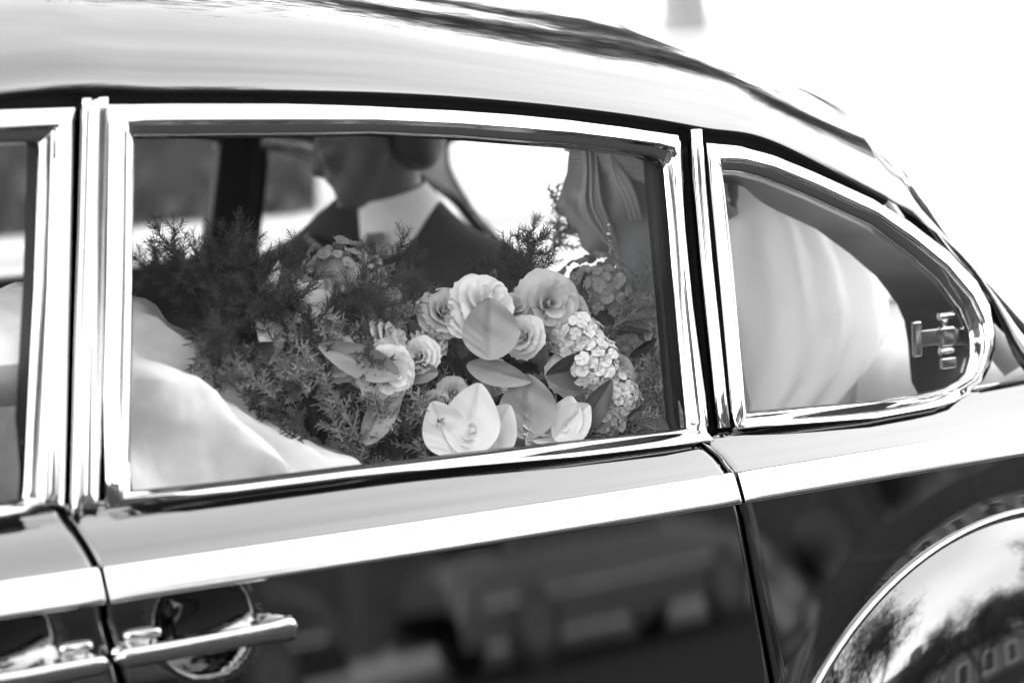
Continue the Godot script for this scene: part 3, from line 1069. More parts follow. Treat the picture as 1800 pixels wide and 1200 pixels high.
func make_house() -> Node3D:
	var t := thing("terraced_house", "pale terraced house", "house", Vector3.ZERO, "terraced houses across the street")
	obj("wall", box(Vector3(-4.1, 0, 0), Vector3(4.1, 7.2, 8.0), 0.02), M.facade, t)
	obj("roof", sheet(PackedVector3Array([Vector3(-4.15, 7.15, -0.35), Vector3(4.15, 7.15, -0.35), Vector3(-4.15, 10.2, 4.0), Vector3(4.15, 10.2, 4.0), Vector3(-4.15, 7.15, 8.35), Vector3(4.15, 7.15, 8.35)]), 1, 2, true), M.slate, t)
	obj("chimney", box(Vector3(-3.4, 9.0, 3.4), Vector3(-2.4, 11.2, 4.6), 0.02), M.facade, t)
	for y in [1.0, 4.2]:
		for x in [-2.7, 0.0, 2.7]:
			if y < 2.0 and x == 0.0:
				continue
			var w := obj("window", box(Vector3(x - 0.6, y, -0.06), Vector3(x + 0.6, y + 1.7, 0.02), 0.01), M.render_white, t)
			obj("pane", box(Vector3(x - 0.5, y + 0.1, -0.075), Vector3(x + 0.5, y + 1.6, -0.05), 0.005), M.satin_black, w)
	obj("door", box(Vector3(-0.55, 0.0, -0.05), Vector3(0.55, 2.3, 0.02), 0.01), M.slate, t)
	return t

func build_near_side() -> void:
	var k := 0
	var looks := [["dark parked coupe opposite the wedding car", 0.012], ["grey parked coupe second in the row across the road", 0.06], ["black parked coupe third in the row across the road", 0.008], ["light grey parked coupe last in the row across the road", 0.12]]
	for x in [4.2, 9.8, 15.6, 21.5]:
		var c := parked_car(looks[k][0], looks[k][1])
		c.position = Vector3(x, 0, 14.6)
		c.rotation.y = PI if k % 2 else 0.0
		k += 1
	make_hedge("tall_hedge", "tall dark hedge along the pavement across the street", Vector3(-30, 0.12, 21.0), Vector3(60, 3.0, 22.0), 14000)
	var first := make_tree("spreading tree on the pavement across the street opposite the front wing", 17.0, 14000, 0.5)
	first.position = Vector3(-6.0, 0.1, 19.6)
	var second := make_tree("broad tree on the pavement across the street nearest the tail", 16.0, 14000, 0.5)
	second.position = Vector3(1.6, 0.1, 19.8)
	var house: Node3D = null
	var told := ["pale terraced house opposite the front wing of the car", "pale terraced house opposite the front door of the car", "pale terraced house opposite the dark parked coupe", "pale terraced house opposite the grey parked coupe", "pale terraced house opposite the black parked coupe", "pale terraced house furthest back along the street"]
	for i in 6:
		if house == null:
			house = make_house()
		else:
			house = house.duplicate()
			house.name = "terraced_house"
			add_child(house, true)
		house.position = Vector3(-10.0 + 8.3 * i, 0.0, 28.0 + 0.5 * (i % 2))
		house.set_meta("label", told[i])
	var spots := [Vector3(-13, 0.1, 19.7), Vector3(9.2, 0.1, 19.3), Vector3(30, 0.1, 19.8), Vector3(-2.0, 0.1, 24.0)]
	var names := ["tree next forward of the spreading tree across the street", "smaller tree on the pavement between the parked coupes across the street", "tree furthest back across the street", "tree behind the hedge, opposite the rear door"]
	for i in 4:
		var d := (first if i % 2 else second).duplicate()
		d.name = "street_tree"
		add_child(d, true)
		d.position = spots[i]
		d.rotation.y = 1.3 + i * 1.1
		if i == 1:
			d.scale = Vector3(0.8, 0.8, 0.8)
		d.set_meta("label", names[i])
	var low_names := ["low tree in front of the terrace, opposite the grey coupe", "low tree in front of the terrace, opposite the black coupe", "low tree in front of the terrace, past the last parked coupe"]
	for i in 3:
		var d := second.duplicate()
		d.name = "street_tree"
		add_child(d, true)
		d.position = Vector3(13.6 + 4.4 * i, 0.1, 19.6 + 0.3 * i)
		d.rotation.y = 0.4 + 2.0 * i
		d.scale = Vector3(0.55, 0.5 + 0.04 * i, 0.55)
		d.set_meta("label", low_names[i])

# ------------------------------------------------------------------ people
# bodies: smooth union of round cones [a, b, ra, rb] and ellipsoids [centre, radii, basis]
func dist(e: Array, p: Vector3) -> float:
	if e.size() == 4:
		var a: Vector3 = e[0]
		var ab: Vector3 = e[1] - a
		var h := clampf((p - a).dot(ab) / maxf(ab.length_squared(), 1e-9), 0.0, 1.0)
		return (p - a - ab * h).length() - lerpf(e[2], e[3], h)
	var q: Vector3 = (e[2] as Basis).transposed() * (p - (e[0] as Vector3))
	var r: Vector3 = e[1]
	var k0 := (q / r).length()
	var k1 := (q / (r * r)).length()
	return k0 * (k0 - 1.0) / maxf(k1, 1e-6)

func blob(prims: Array, cell: float, k: float, grow := 0.0) -> ArrayMesh:
	var lo := Vector3(1e9, 1e9, 1e9)
	var hi := -lo
	for e in prims:
		for i in 2:
			var c: Vector3 = e[0] if e.size() == 3 else e[i]
			var r: float = maxf(maxf(e[1].x, e[1].y), e[1].z) if e.size() == 3 else maxf(e[2], e[3])
			lo = lo.min(c - Vector3(r, r, r))
			hi = hi.max(c + Vector3(r, r, r))
	lo -= Vector3.ONE * (grow + k + cell * 2.0)
	hi += Vector3.ONE * (grow + k + cell * 2.0)
	var B := 6
	var span := cell * B
	var radius := span * 0.87
	var dims := Vector3i(((hi - lo) / span).ceil())
	var W := (dims.x * B + 2)
	var H := (dims.y * B + 2)
	var cells := {}
	var v := PackedVector3Array()
	var edges := []
	var val := PackedFloat32Array()
	val.resize((B + 1) * (B + 1) * (B + 1))
	for bz in dims.z:
		for by in dims.y:
			for bx in dims.x:
				var o := lo + Vector3(bx, by, bz) * span
				var mid := o + Vector3.ONE * span * 0.5
				var ds := []
				var dm := 1e9
				for e in prims:
					var d := dist(e, mid)
					ds.append(d)
					dm = minf(dm, d)
				if absf(dm - grow) > radius * 1.3 + k:
					continue
				var near := []
				for i in prims.size():
					if ds[i] < dm + 2.0 * radius + k:
						near.append(prims[i])
				var at := 0
				for z in B + 1:
					for y in B + 1:
						for x in B + 1:
							var p := o + Vector3(x, y, z) * cell
							var d := dist(near[0], p)
							for i in range(1, near.size()):
								var d2 := dist(near[i], p)
								var h := maxf(k - absf(d - d2), 0.0) / k
								d = minf(d, d2) - h * h * k * 0.25
							val[at] = d - grow
							at += 1
				var S1 := B + 1
				var S2 := S1 * S1
				for z in B:
					for y in B:
						for x in B:
							var i0 := x + y * S1 + z * S2
							var sum := Vector3.ZERO
							var n := 0
							for ed in CUBE:
								var ia: int = i0 + ed[0] + ed[1] * S1 + ed[2] * S2
								var ib: int = i0 + ed[3] + ed[4] * S1 + ed[5] * S2
								var va := val[ia]
								var vb := val[ib]
								if (va < 0.0) != (vb < 0.0):
									var t := va / (va - vb)
									sum += Vector3(lerpf(ed[0], ed[3], t), lerpf(ed[1], ed[4], t), lerpf(ed[2], ed[5], t))
									n += 1
							if n:
								var g := Vector3i(bx * B + x, by * B + y, bz * B + z)
								cells[g.x + g.y * W + g.z * W * H] = v.size()
								v.append(o + (Vector3(x, y, z) + sum / n) * cell)
							# edges that leave this grid point
							var s0 := val[i0] < 0.0
							var gk := (bx * B + x) + (by * B + y) * W + (bz * B + z) * W * H
							if s0 != (val[i0 + 1] < 0.0): edges.append([gk, 0, s0])
							if s0 != (val[i0 + S1] < 0.0): edges.append([gk, 1, s0])
							if s0 != (val[i0 + S2] < 0.0): edges.append([gk, 2, s0])
	var step := [1, W, W * H]
	var idx := PackedInt32Array()
	for e in edges:
		var a: int = step[(e[1] + 1) % 3]
		var b: int = step[(e[1] + 2) % 3]
		var q := [e[0], e[0] - a, e[0] - a - b, e[0] - b]
		if cells.has(q[0]) and cells.has(q[1]) and cells.has(q[2]) and cells.has(q[3]):
			var c0: int = cells[q[0]]
			var c1: int = cells[q[1]]
			var c2: int = cells[q[2]]
			var c3: int = cells[q[3]]
			idx.append_array(PackedInt32Array([c0, c2, c1, c0, c3, c2]) if e[2] else PackedInt32Array([c0, c1, c2, c0, c2, c3]))
	var nn := PackedVector3Array()
	nn.resize(v.size())
	for i in range(0, idx.size(), 3):
		var f := (v[idx[i + 2]] - v[idx[i]]).cross(v[idx[i + 1]] - v[idx[i]])
		for j in 3:
			nn[idx[i + j]] += f
	for i in nn.size():
		nn[i] = nn[i].normalized()
	return finish(v, nn, idx)

const CUBE := [[0, 0, 0, 1, 0, 0], [0, 1, 0, 1, 1, 0], [0, 0, 1, 1, 0, 1], [0, 1, 1, 1, 1, 1], [0, 0, 0, 0, 1, 0], [1, 0, 0, 1, 1, 0], [0, 0, 1, 0, 1, 1], [1, 0, 1, 1, 1, 1], [0, 0, 0, 0, 0, 1], [1, 0, 0, 1, 0, 1], [0, 1, 0, 0, 1, 1], [1, 1, 0, 1, 1, 1]]

func axes(face: Vector3, up := Vector3.UP) -> Basis:
	# columns: to the figure's left, up, forward
	var f := face.normalized()
	var s := up.cross(f).normalized()
	return Basis(s, f.cross(s), f)

func head_prims(h: Vector3, b: Basis, s: float, jaw: float) -> Array:
	var at := func(x: float, y: float, z: float) -> Vector3: return h + b * (Vector3(x, y, z) * s)
	var out := []
	out.append([at.call(0, 0.02, -0.015), Vector3(0.074, 0.098, 0.095) * s, b])
	out.append([at.call(0, -0.035, 0.035), Vector3(0.060, 0.085, 0.062) * s, b])
	out.append([at.call(0, -0.108, 0.074), at.call(0, -0.110, 0.070), 0.021 * s * jaw, 0.02 * s])
	out.append([at.call(0, -0.022, 0.094), at.call(0, -0.052, 0.112), 0.008 * s, 0.0115 * s])
	out.append([at.call(0, -0.076, 0.090), Vector3(0.023, 0.008, 0.010) * s, b])
	for sd in [-1.0, 1.0]:
		out.append([at.call(0.058 * sd, -0.055, 0.0), at.call(0.020 * sd, -0.108, 0.064), 0.02 * s * jaw, 0.02 * s * jaw])
		out.append([at.call(0.040 * sd, -0.035, 0.065), Vector3(0.025, 0.02, 0.02) * s, b])
		out.append([at.call(0.077 * sd, -0.015, -0.008), Vector3(0.010, 0.031, 0.019) * s, b])
	return out

func eyes(h: Vector3, b: Basis, s: float, p: Node3D) -> void:
	for sd in [-1.0, 1.0]:
		var c := h + b * (Vector3(0.031 * sd, -0.014, 0.076) * s)
		obj("eye", join([[lathe(v2([0.0, -0.011, 0.008, -0.008, 0.011, 0.0, 0.008, 0.008, 0.0, 0.011]), 12), Transform3D(b, c)]]), M.eye, p)

func hand(wrist: Vector3, b: Basis, sd: float) -> Array:
	# b: columns across the palm, out of its back, along the fingers
	var at := func(x: float, y: float, z: float) -> Vector3: return wrist + b * Vector3(x * sd, y, z)
	var out := []
	out.append([at.call(0, 0, 0.045), Vector3(0.040, 0.016, 0.050), b])
	var lens := [0.070, 0.080, 0.074, 0.058]
	for i in 4:
		var x := -0.030 + 0.020 * i
		var l: float = lens[i]
		out.append([at.call(x, 0, 0.085), at.call(x, -0.012, 0.085 + l * 0.42), 0.009, 0.0085])
		out.append([at.call(x, -0.012, 0.085 + l * 0.42), at.call(x, -0.036, 0.085 + l * 0.62), 0.0085, 0.008])
		out.append([at.call(x, -0.036, 0.085 + l * 0.62), at.call(x, -0.056, 0.085 + l * 0.58), 0.008, 0.007])
	out.append([at.call(-0.028, -0.004, 0.020), at.call(-0.055, -0.020, 0.052), 0.013, 0.010])
	out.append([at.call(-0.055, -0.020, 0.052), at.call(-0.050, -0.040, 0.080), 0.010, 0.008])
	return out

func build_people() -> void:
	# the bride, nearest the kerb, her face turned to the groom
	var bride := thing("person", "bride in a lace dress, long veil and drop earring on the rear seat", "person", Vector3(0.55, 0.62, -0.45))
	var h := Vector3(0.484, 1.368, -0.45)
	var hb := axes(Vector3(-0.66, -0.14, -0.74))
	var nape := Vector3(0.495, 1.28, -0.44)
	var chest := Vector3(0.585, 0.98, -0.46)
	var sh := [Vector3(0.50, 1.09, -0.315), Vector3(0.635, 1.09, -0.66)]
	var el := [Vector3(0.43, 0.85, -0.22), Vector3(0.45, 0.86, -0.68)]
	var wr := [Vector3(0.27, 0.93, -0.30), Vector3(0.26, 0.93, -0.50)]
	var torso := [[chest, Vector3(0.10, 0.15, 0.15), Basis(Vector3.UP, -0.35)], [Vector3(0.62, 0.80, -0.46), Vector3(0.10, 0.14, 0.13), Basis.IDENTITY], [Vector3(0.64, 0.68, -0.46), Vector3(0.16, 0.12, 0.19), Basis.IDENTITY], [sh[0], sh[1], 0.055, 0.055]]
	var arms := []
	for i in 2:
		arms.append([sh[i], el[i], 0.047, 0.036])
		arms.append([el[i], wr[i], 0.036, 0.024])
	var neck := [[nape + Vector3(0, 0.02, 0), Vector3(0.54, 1.13, -0.46), 0.05, 0.06]]
	var legs := []
	for z in [-0.38, -0.56]:
		legs.append([Vector3(0.60, 0.68, z), Vector3(0.12, 0.70, z), 0.085, 0.06])
		legs.append([Vector3(0.12, 0.70, z), Vector3(0.02, 0.40, z), 0.055, 0.038])
		legs.append([Vector3(0.02, 0.39, z), Vector3(-0.16, 0.365, z), 0.035, 0.022])
	var hands := []
	for i in 2:
		var fwd := Vector3(-0.85, 0.35, 0.1 - 0.2 * i).normalized()
		var b := axes(fwd, Vector3(0, 0.2, 1.0 if i == 0 else -1.0))
		hands.append(blob(hand(wr[i], b, 1.0), 0.0045, 0.008))
	obj("body", join([blob(head_prims(h, hb, 1.0, 0.85) + neck + [[nape + Vector3(0, 0.03, 0), h, 0.045, 0.05]], 0.0055, 0.022), blob(torso + arms + neck + legs, 0.013, 0.05)] + hands), M.skin, bride)
	eyes(h, hb, 1.0, bride)
	obj("dress_bodice", blob([torso[0], torso[1], torso[3]] + arms + [[Vector3(0.58, 1.13, -0.455), Vector3(0.585, 1.05, -0.46), 0.055, 0.09]], 0.013, 0.05, 0.009), M.lace, bride)
	# hair drawn back into a low knot, with loose locks in front of the ear
	var locks := []
	for i in 230:
		var a := rng.randf_range(-1.0, 1.0)
		var hi := rng.randf_range(-0.35, 1.0)
		var s := -1.0 if i % 2 else 1.0
		var p0 := h + hb * Vector3(0.06 * s * sqrt(1.0 - 0.75 * hi * hi), 0.035 + 0.085 * hi, 0.065 * (1.0 - absf(hi) * 0.35) + a * 0.01)
		var p1 := h + hb * Vector3(0.088 * s * sqrt(1.0 - 0.7 * hi * hi), 0.022 + 0.09 * hi + a * 0.01, -0.02)
		var p2 := h + hb * Vector3(0.06 * s * sqrt(1.0 - 0.6 * hi * hi), -0.025 + 0.07 * hi, -0.095)
		var p3 := h + hb * Vector3(0.02 * s + a * 0.02, -0.06 + 0.03 * hi, -0.12)
		locks.append(tube(curve3([p0, p1, p2, p3], 9), 0.0025, 0.0035, 5, 0.0035))
	for i in 26:
		var w := TAU * i / 26.0
		var c := h + hb * Vector3(0.0, -0.065, -0.125)
		var pts := []
		for j in 5:
			var t := w + j * 0.7
			pts.append(c + hb * Vector3(cos(t) * 0.036, sin(t) * 0.036, 0.022 * cos(j * 1.1 + i)))
		locks.append(tube(curve3(pts, 8), 0.006, 0.005, 5, 0.004))
	for i in 16:
		var o := rng.randf_range(-0.012, 0.012)
		var o2 := rng.randf_range(-0.006, 0.006)
		var side_x := 0.082 + o2
		locks.append(tube(curve3([h + hb * Vector3(side_x - 0.008, 0.05 + o, 0.03 + o), h + hb * Vector3(side_x, -0.005, 0.034 + o), h + hb * Vector3(side_x + 0.002, -0.055, 0.042 + o * 1.6), h + hb * Vector3(side_x - 0.016, -0.105, 0.030 + o), h + hb * Vector3(side_x - 0.022, -0.135 + o, 0.020)], 12), 0.0025, 0.001, 5, 0.0016))
	for i in 12:
		var o := rng.randf_range(-0.010, 0.010)
		locks.append(tube(curve3([h + hb * Vector3(0.084, 0.03 + o, 0.0), h + hb * Vector3(0.094, -0.02, -0.012 + o), h + hb * Vector3(0.090, -0.052, -0.020 + o), h + hb * Vector3(0.072, -0.085, -0.018 + o)], 9), 0.003, 0.001, 5, 0.002))
	obj("hair", join(locks), M.hair_fair, bride)
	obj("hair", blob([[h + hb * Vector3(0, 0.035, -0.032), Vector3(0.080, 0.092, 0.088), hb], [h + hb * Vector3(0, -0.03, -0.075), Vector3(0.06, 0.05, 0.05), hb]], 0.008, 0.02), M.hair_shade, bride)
	# earring
	var ear := h + hb * Vector3(0.082, -0.080, 0.020)
	var drops := []
	var chain := 0.0
	for i in 9:
		var r: float = [0.003, 0.0018, 0.0045, 0.0016, 0.002, 0.0016, 0.0024, 0.0016, 0.003][i]
		chain += r + 0.0035
		drops.append([lathe(v2([0.0, -r * 1.5, r * 0.8, -r * 0.7, r, 0.0, r * 0.7, r * 0.8, 0.0, r * 1.5]), 6), Transform3D(Basis(Vector3.RIGHT, PI / 2), ear - Vector3(0, chain, 0))])
	for i in 3:
		drops.append([lathe(v2([0.0, -0.012, 0.003, -0.006, 0.0036, 0.002, 0.0015, 0.009, 0.0, 0.012]), 6), Transform3D(Basis(Vector3.RIGHT, PI / 2 + 0.3 * (i - 1)), ear - Vector3(0.006 * (i - 1), chain + 0.014 + 0.004 * (i % 2), 0))])
	obj("earring", join(drops), M.crystal, bride)
	# veil
	var prof_r := [0.92, 0.70, 0.96, 0.80, 1.02, 0.90, 1.08, 0.95, 1.14, 0.955, 1.20, 0.93, 1.26, 0.87, 1.32, 0.785, 1.38, 0.74, 1.43, 0.69, 1.47, 0.58]
	var prof_l := [0.92, 0.46, 0.96, 0.46, 1.10, 0.50, 1.22, 0.525, 1.30, 0.565, 1.38, 0.61, 1.43, 0.59, 1.47, 0.55]
	for layer in 2:
		obj("veil", grid(func(u, v):
			var y := lerpf(1.468, 0.925, v)
			var r := cut(prof_r, y) - 0.02 * layer
			var l := cut(prof_l, y) + 0.012 * layer
			var a: float = (u - 0.5) * 5.0
			var c := Vector3((r + l) / 2.0, y, -0.47)
			var rad := Vector2((r - l) / 2.0, lerpf(0.10, 0.165, smoothstep(0.0, 0.4, v)) - 0.015 * layer)
			var fold := 1.0 + (0.045 * sin(a * 7.0 + 3.0 * v + layer + 2.0 * noise.get_noise_2d(a * 2.0, v * 3.0)) + 0.035 * sin(a * 17.0 + 5.0 * v)) * smoothstep(0.1, 0.5, v)
			var p := c + Vector3(cos(a) * rad.x * lerpf(1.0, fold, 0.6), 0, sin(a) * rad.y * fold)
			p.y += 0.012 * sin(a * 5.0) * v
			return p, 110, 40), M.veil, bride)
	# the groom
	var groom := thing("person", "groom in a dark suit, white collar and black bow tie, head bent forward", "person", Vector3(0.55, 0.62, -1.2))
	var gh := Vector3(0.425, 1.435, -1.15)
	var gb := axes(Vector3(-0.68, -0.32, -0.62))
	var gs := [Vector3(0.59, 1.11, -1.06), Vector3(0.345, 1.10, -1.35)]
	var gn := [[Vector3(0.45, 1.37, -1.165), Vector3(0.485, 1.19, -1.20), 0.062, 0.068]]
	var ge := [Vector3(0.62, 0.86, -0.93), Vector3(0.18, 0.87, -1.42)]
	var gw := [Vector3(0.36, 0.80, -0.86), Vector3(0.05, 0.78, -1.25)]
	var gt := [[Vector3(0.49, 1.04, -1.2), Vector3(0.13, 0.17, 0.17), Basis(Vector3.UP, -0.75)], [Vector3(0.56, 0.80, -1.2), Vector3(0.15, 0.17, 0.18), Basis.IDENTITY], [Vector3(0.60, 0.68, -1.2), Vector3(0.17, 0.12, 0.19), Basis.IDENTITY], [gs[0], gs[1], 0.07, 0.07], [Vector3(0.50, 1.225, -1.165), gs[0], 0.06, 0.065], [Vector3(0.43, 1.225, -1.235), gs[1], 0.055, 0.065]]
	var ga := []
	for i in 2:
		ga.append([gs[i], ge[i], 0.062, 0.048])
		ga.append([ge[i], gw[i], 0.048, 0.034])
	var gl := []
	for z in [-1.08, -1.32]:
		gl.append([Vector3(0.58, 0.67, z), Vector3(0.06, 0.70, z), 0.095, 0.07])
		gl.append([Vector3(0.06, 0.70, z), Vector3(-0.02, 0.40, z), 0.065, 0.045])
		gl.append([Vector3(-0.02, 0.39, z), Vector3(-0.22, 0.365, z), 0.045, 0.035])
	var gh_hands := []
	for i in 2:
		gh_hands.append(blob(hand(gw[i], axes((gw[i] - ge[i]).normalized() + Vector3(-0.2, -0.3, 0), Vector3(0, 1, 0.3)), 1.0), 0.0045, 0.008))
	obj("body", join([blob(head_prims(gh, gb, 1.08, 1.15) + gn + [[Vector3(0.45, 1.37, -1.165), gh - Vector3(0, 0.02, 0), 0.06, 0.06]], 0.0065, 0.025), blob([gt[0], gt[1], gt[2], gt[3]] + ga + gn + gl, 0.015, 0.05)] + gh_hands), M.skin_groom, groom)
	eyes(gh, gb, 1.08, groom)
	obj("hair", blob([[gh + gb * Vector3(0, 0.045, -0.03), Vector3(0.086, 0.088, 0.100), gb], [gh + gb * Vector3(0, -0.045, -0.060), Vector3(0.074, 0.080, 0.056), gb], [gh + gb * Vector3(0.07, 0.0, -0.01), gh + gb * Vector3(0.072, -0.03, 0.005), 0.016, 0.010], [gh + gb * Vector3(-0.07, 0.0, -0.01), gh + gb * Vector3(-0.072, -0.03, 0.005), 0.016, 0.010]], 0.007, 0.02), M.hair_dark, groom)
	obj("jacket", blob(gt + ga + [gn[0].duplicate()].map(func(e): return [Vector3(0.50, 1.17, -1.21), Vector3(0.49, 1.21, -1.20), 0.09, 0.075]), 0.013, 0.05, 0.014), M.suit, groom)
	obj("trousers", blob(gl + [gt[2]], 0.016, 0.05, 0.012), M.suit, groom)
	# collar: a folded band round the neck, open at the front
	var cf := axes(Vector3(-0.97, -0.22, 0.10))
	obj("shirt_collar", grid(func(u, v):
		var a := lerpf(-2.75, 2.75, u)
		var front := pow(absf(a) / 2.75, 3.0)
		var rr := lerpf(0.077, 0.102, v) + 0.006 * sin(v * PI)
		var up := lerpf(0.032, -0.042 - 0.045 * front, v)
		return Vector3(0.468, 1.268, -1.185) + cf * Vector3(sin(a) * rr, up, -cos(a) * rr), 60, 8, true), M.shirt, groom)
	obj("shirt_front", grid(func(u, v):
		var x: float = (u - 0.5) * lerpf(0.14, 0.05, v)
		return Vector3(0.468, 1.235, -1.185) + cf * Vector3(x, -0.20 * v, 0.105 + 0.03 * sin(v * PI) - x * x * 2.0), 10, 10, true), M.shirt, groom)
	var bt := Vector3(0.468, 1.228, -1.185) + cf * Vector3(0, 0.0, 0.118)
	var tie := [box(Vector3(-0.010, -0.014, -0.008), Vector3(0.010, 0.014, 0.010), 0.007)]
	for s in [-1.0, 1.0]:
		tie.append(grid(func(u, v):
			var a: float = v * TAU
			var x := 0.008 + 0.058 * float(u)
			var hh := lerpf(0.010, 0.034, pow(u, 0.8)) * (1.0 if u < 0.96 else 0.86)
			return Vector3(s * x, cos(a) * hh, sin(a) * 0.009 + 0.003), 10, 14, s > 0))
	obj("bow_tie", join(tie.map(func(m): return [m, Transform3D(cf, bt)])), M.satin_black, groom)
	for s in [-1.0, 1.0]:
		obj("lapel", grid(func(u, v):
			var x: float = lerpf(0.045 + 0.03 * sin(v * PI * 0.8), 0.085 + 0.035 * sin(v * PI * 0.75), u) * (1.0 - 0.55 * v)
			return Vector3(0.472, 1.262 - 0.03, -1.188) + cf * Vector3(s * x, 0.02 - 0.30 * v, 0.088 + 0.055 * sin(v * 2.0) - 0.25 * x + 0.006 * sin(u * PI)), 6, 16, s > 0), M.satin_black, groom)

# ------------------------------------------------------------------ gown and bouquet
func build_gown() -> void:
	var gown := thing("gown_skirt", "billowing white bridal skirt and train filling the cabin below the bouquet", "gown", Vector3(-0.2, 0.66, -0.4))
	var ridge := [-0.80, 1.10, -0.62, 1.225, -0.50, 1.262, -0.42, 1.252, -0.36, 1.222, -0.29, 1.165, -0.18, 1.085, -0.07, 1.015, 0.05, 0.95, 0.25, 0.86, 0.5, 0.76]
	obj("skirt", grid(func(u, v):
		var x := lerpf(-0.56, 0.5, u)
		var top := cut(ridge, x)
		var a: float = v * PI
		# from the window up over the crest and down behind
		var z := -0.40 + cos(a) * 0.26 - 0.02
		var y := lerpf(0.62, top, pow(maxf(0.0, sin(a)), 0.22))
		var f := noise.get_noise_3d(x * 4.0 + a, a * 1.6, 3.0) * 0.06 + noise.get_noise_3d(x * 13.0, a * 2.0, 8.0) * 0.012
		return Vector3(x + f * 0.4, y + f * sin(a) * 0.6, z + f), 120, 60, true), M.dress, gown)
	obj("train", grid(func(u, v):
		var x := lerpf(-0.95, -0.47, u)
		var top := lerpf(1.20, 1.268, smoothstep(-0.95, -0.55, x))
		var bottom := top - lerpf(0.09, 0.15, u)
		var a: float = v * TAU
		var f := noise.get_noise_3d(x * 6.0, a * 1.3, 21.0) * 0.012
		return Vector3(x, (top + bottom) / 2.0 + sin(a) * (top - bottom) / 2.0 + f, -0.33 + cos(a) * 0.18 + f), 50, 30, true), M.dress, gown)

func petal(r0: float, r1: float, h: float, arc: float, curl: float, s: int) -> ArrayMesh:
	return grid(func(u, v):
		var a: float = (u - 0.5) * arc * lerpf(0.5, 1.0, sin(v * PI * 0.62)) 
		var edge := 1.0 - 0.22 * pow(absf(u - 0.5) * 2.0, 3.0)
		var r := lerpf(r0, r1, pow(v, 1.3)) + curl * pow(v, 5.0) + 0.06 * r1 * noise.get_noise_3d(u * 3.0, v * 3.0, s * 5.0)
		r += 0.16 * r1 * v * v * noise.get_noise_3d(u * 7.0, v * 2.0, s * 7.0 + 30.0)
		var y: float = h * (v * edge - curl * 0.5 / maxf(h, 0.001) * pow(v, 6.0)) + 0.13 * h * v * noise.get_noise_3d(u * 6.0, v * 2.0, s * 9.0)
		return Vector3(sin(a) * r, y, cos(a) * r), 10, 7)

var PETALS := []

func rose(parent: Node3D, at: Vector3, axis: Vector3, r: float, m: Material, open: float) -> void:
	var o := holder("rose", parent, at)
	o.basis = Basis(Quaternion(Vector3.UP, axis.normalized())) * Basis(Vector3.UP, rng.randf() * TAU)
	o.scale = Vector3(r, r, r)
	if PETALS.is_empty():
		for ring in 5:
			var set_ := []
			for k in 2:
				set_.append(petal(0.08 + 0.05 * ring, 0.16 + 0.16 * ring + 0.02 * k, 1.10 - 0.10 * ring - 0.03 * k, [3.6, 2.6, 2.1, 1.9, 1.7][ring], 0.02 + 0.055 * ring, ring * 2 + k))
			PETALS.append(set_)
	for ring in 5:
		var n: int = [2, 3, 4, 5, 5][ring]
		for k in n:
			var p := obj("petal", PETALS[ring][k % 2], m, o)
			p.position = Vector3(0, -0.5, 0)
			p.rotation = Vector3((0.05 + 0.13 * ring * open) * 1.0, 0, 0)
			p.basis = Basis(Vector3.UP, TAU * (k + 0.37 * ring) / n + rng.randf() * 0.3) * Basis(Vector3.RIGHT, 0.02 + 0.10 * ring * open)

var FLORETS := []

func hydrangea(parent: Node3D, at: Vector3, axis: Vector3, r: float, m: Material, n: int) -> void:
	var o := holder("hydrangea", parent, at)
	if FLORETS.is_empty():
		for k in 3:
			var quads := []
			for q in 4:
				quads.append([grid(func(u, v):
					var w := 0.0125 * sin(PI * pow(clampf(0.05 + v * 0.93, 0.0, 1.0), 1.25))
					return Vector3((u - 0.5) * 2.0 * w, 0.003 * sin(v * 3.0 + k) + 0.0025 * cos(u * 6.0 + k), v * 0.019 * (1.0 - 0.25 * absf(u - 0.5) * v)), 4, 5), Transform3D((Basis(Vector3.UP, TAU * q / 4.0 + 0.1 * k) * Basis(Vector3.RIGHT, -0.2 - 0.12 * k)).scaled(Vector3(0.66, 0.66, 0.66)), Vector3.ZERO)])
			FLORETS.append(join(quads))
	obj("core", blob([[Vector3.ZERO, Vector3(r, r, r) * 0.72, Basis.IDENTITY]], 0.012, 0.01), m, o)
	for i in n:
		var y := 1.0 - 1.55 * (i + 0.5) / n
		var w := i * 2.39996
		var d := Vector3(cos(w) * sqrt(1.0 - y * y), y, sin(w) * sqrt(1.0 - y * y))
		d = Basis(Quaternion(Vector3.UP, axis.normalized())) * d
		var f := obj("floret", FLORETS[i % 3], m, o)
		var b := Basis(Quaternion(Vector3.UP, (d + Vector3(rng.randfn(), rng.randfn(), rng.randfn()) * 0.18).normalized())) * Basis(Vector3.UP, rng.randf() * TAU)
		var s := rng.randf_range(0.7, 1.05)
		f.transform = Transform3D(b.scaled(Vector3(s, s, s)), d * r * rng.randf_range(0.8, 1.05))

func broad_leaf(l: float, w: float, bend: float, cup: float) -> ArrayMesh:
	return grid(func(u, v):
		var hw := w * 0.5 * pow(sin(PI * pow(clampf(v * 0.97 + 0.015, 0.0, 1.0), 0.8)), 0.75)
		var x: float = (u - 0.5) * 2.0
		return Vector3(x * hw, v * l * (1.0 - 0.1 * bend * v), bend * l * v * v * 0.5 + cup * hw * x * x + (0.05 * sin(v * 8.0 + 2.0 * x) * x + 0.03 * sin(v * 13.0 + x * 4.0)) * hw - 0.16 * hw * exp(-x * x * 60.0) + 0.012 * hw * sin(v * 40.0 - absf(x) * 14.0)), 14, 30)

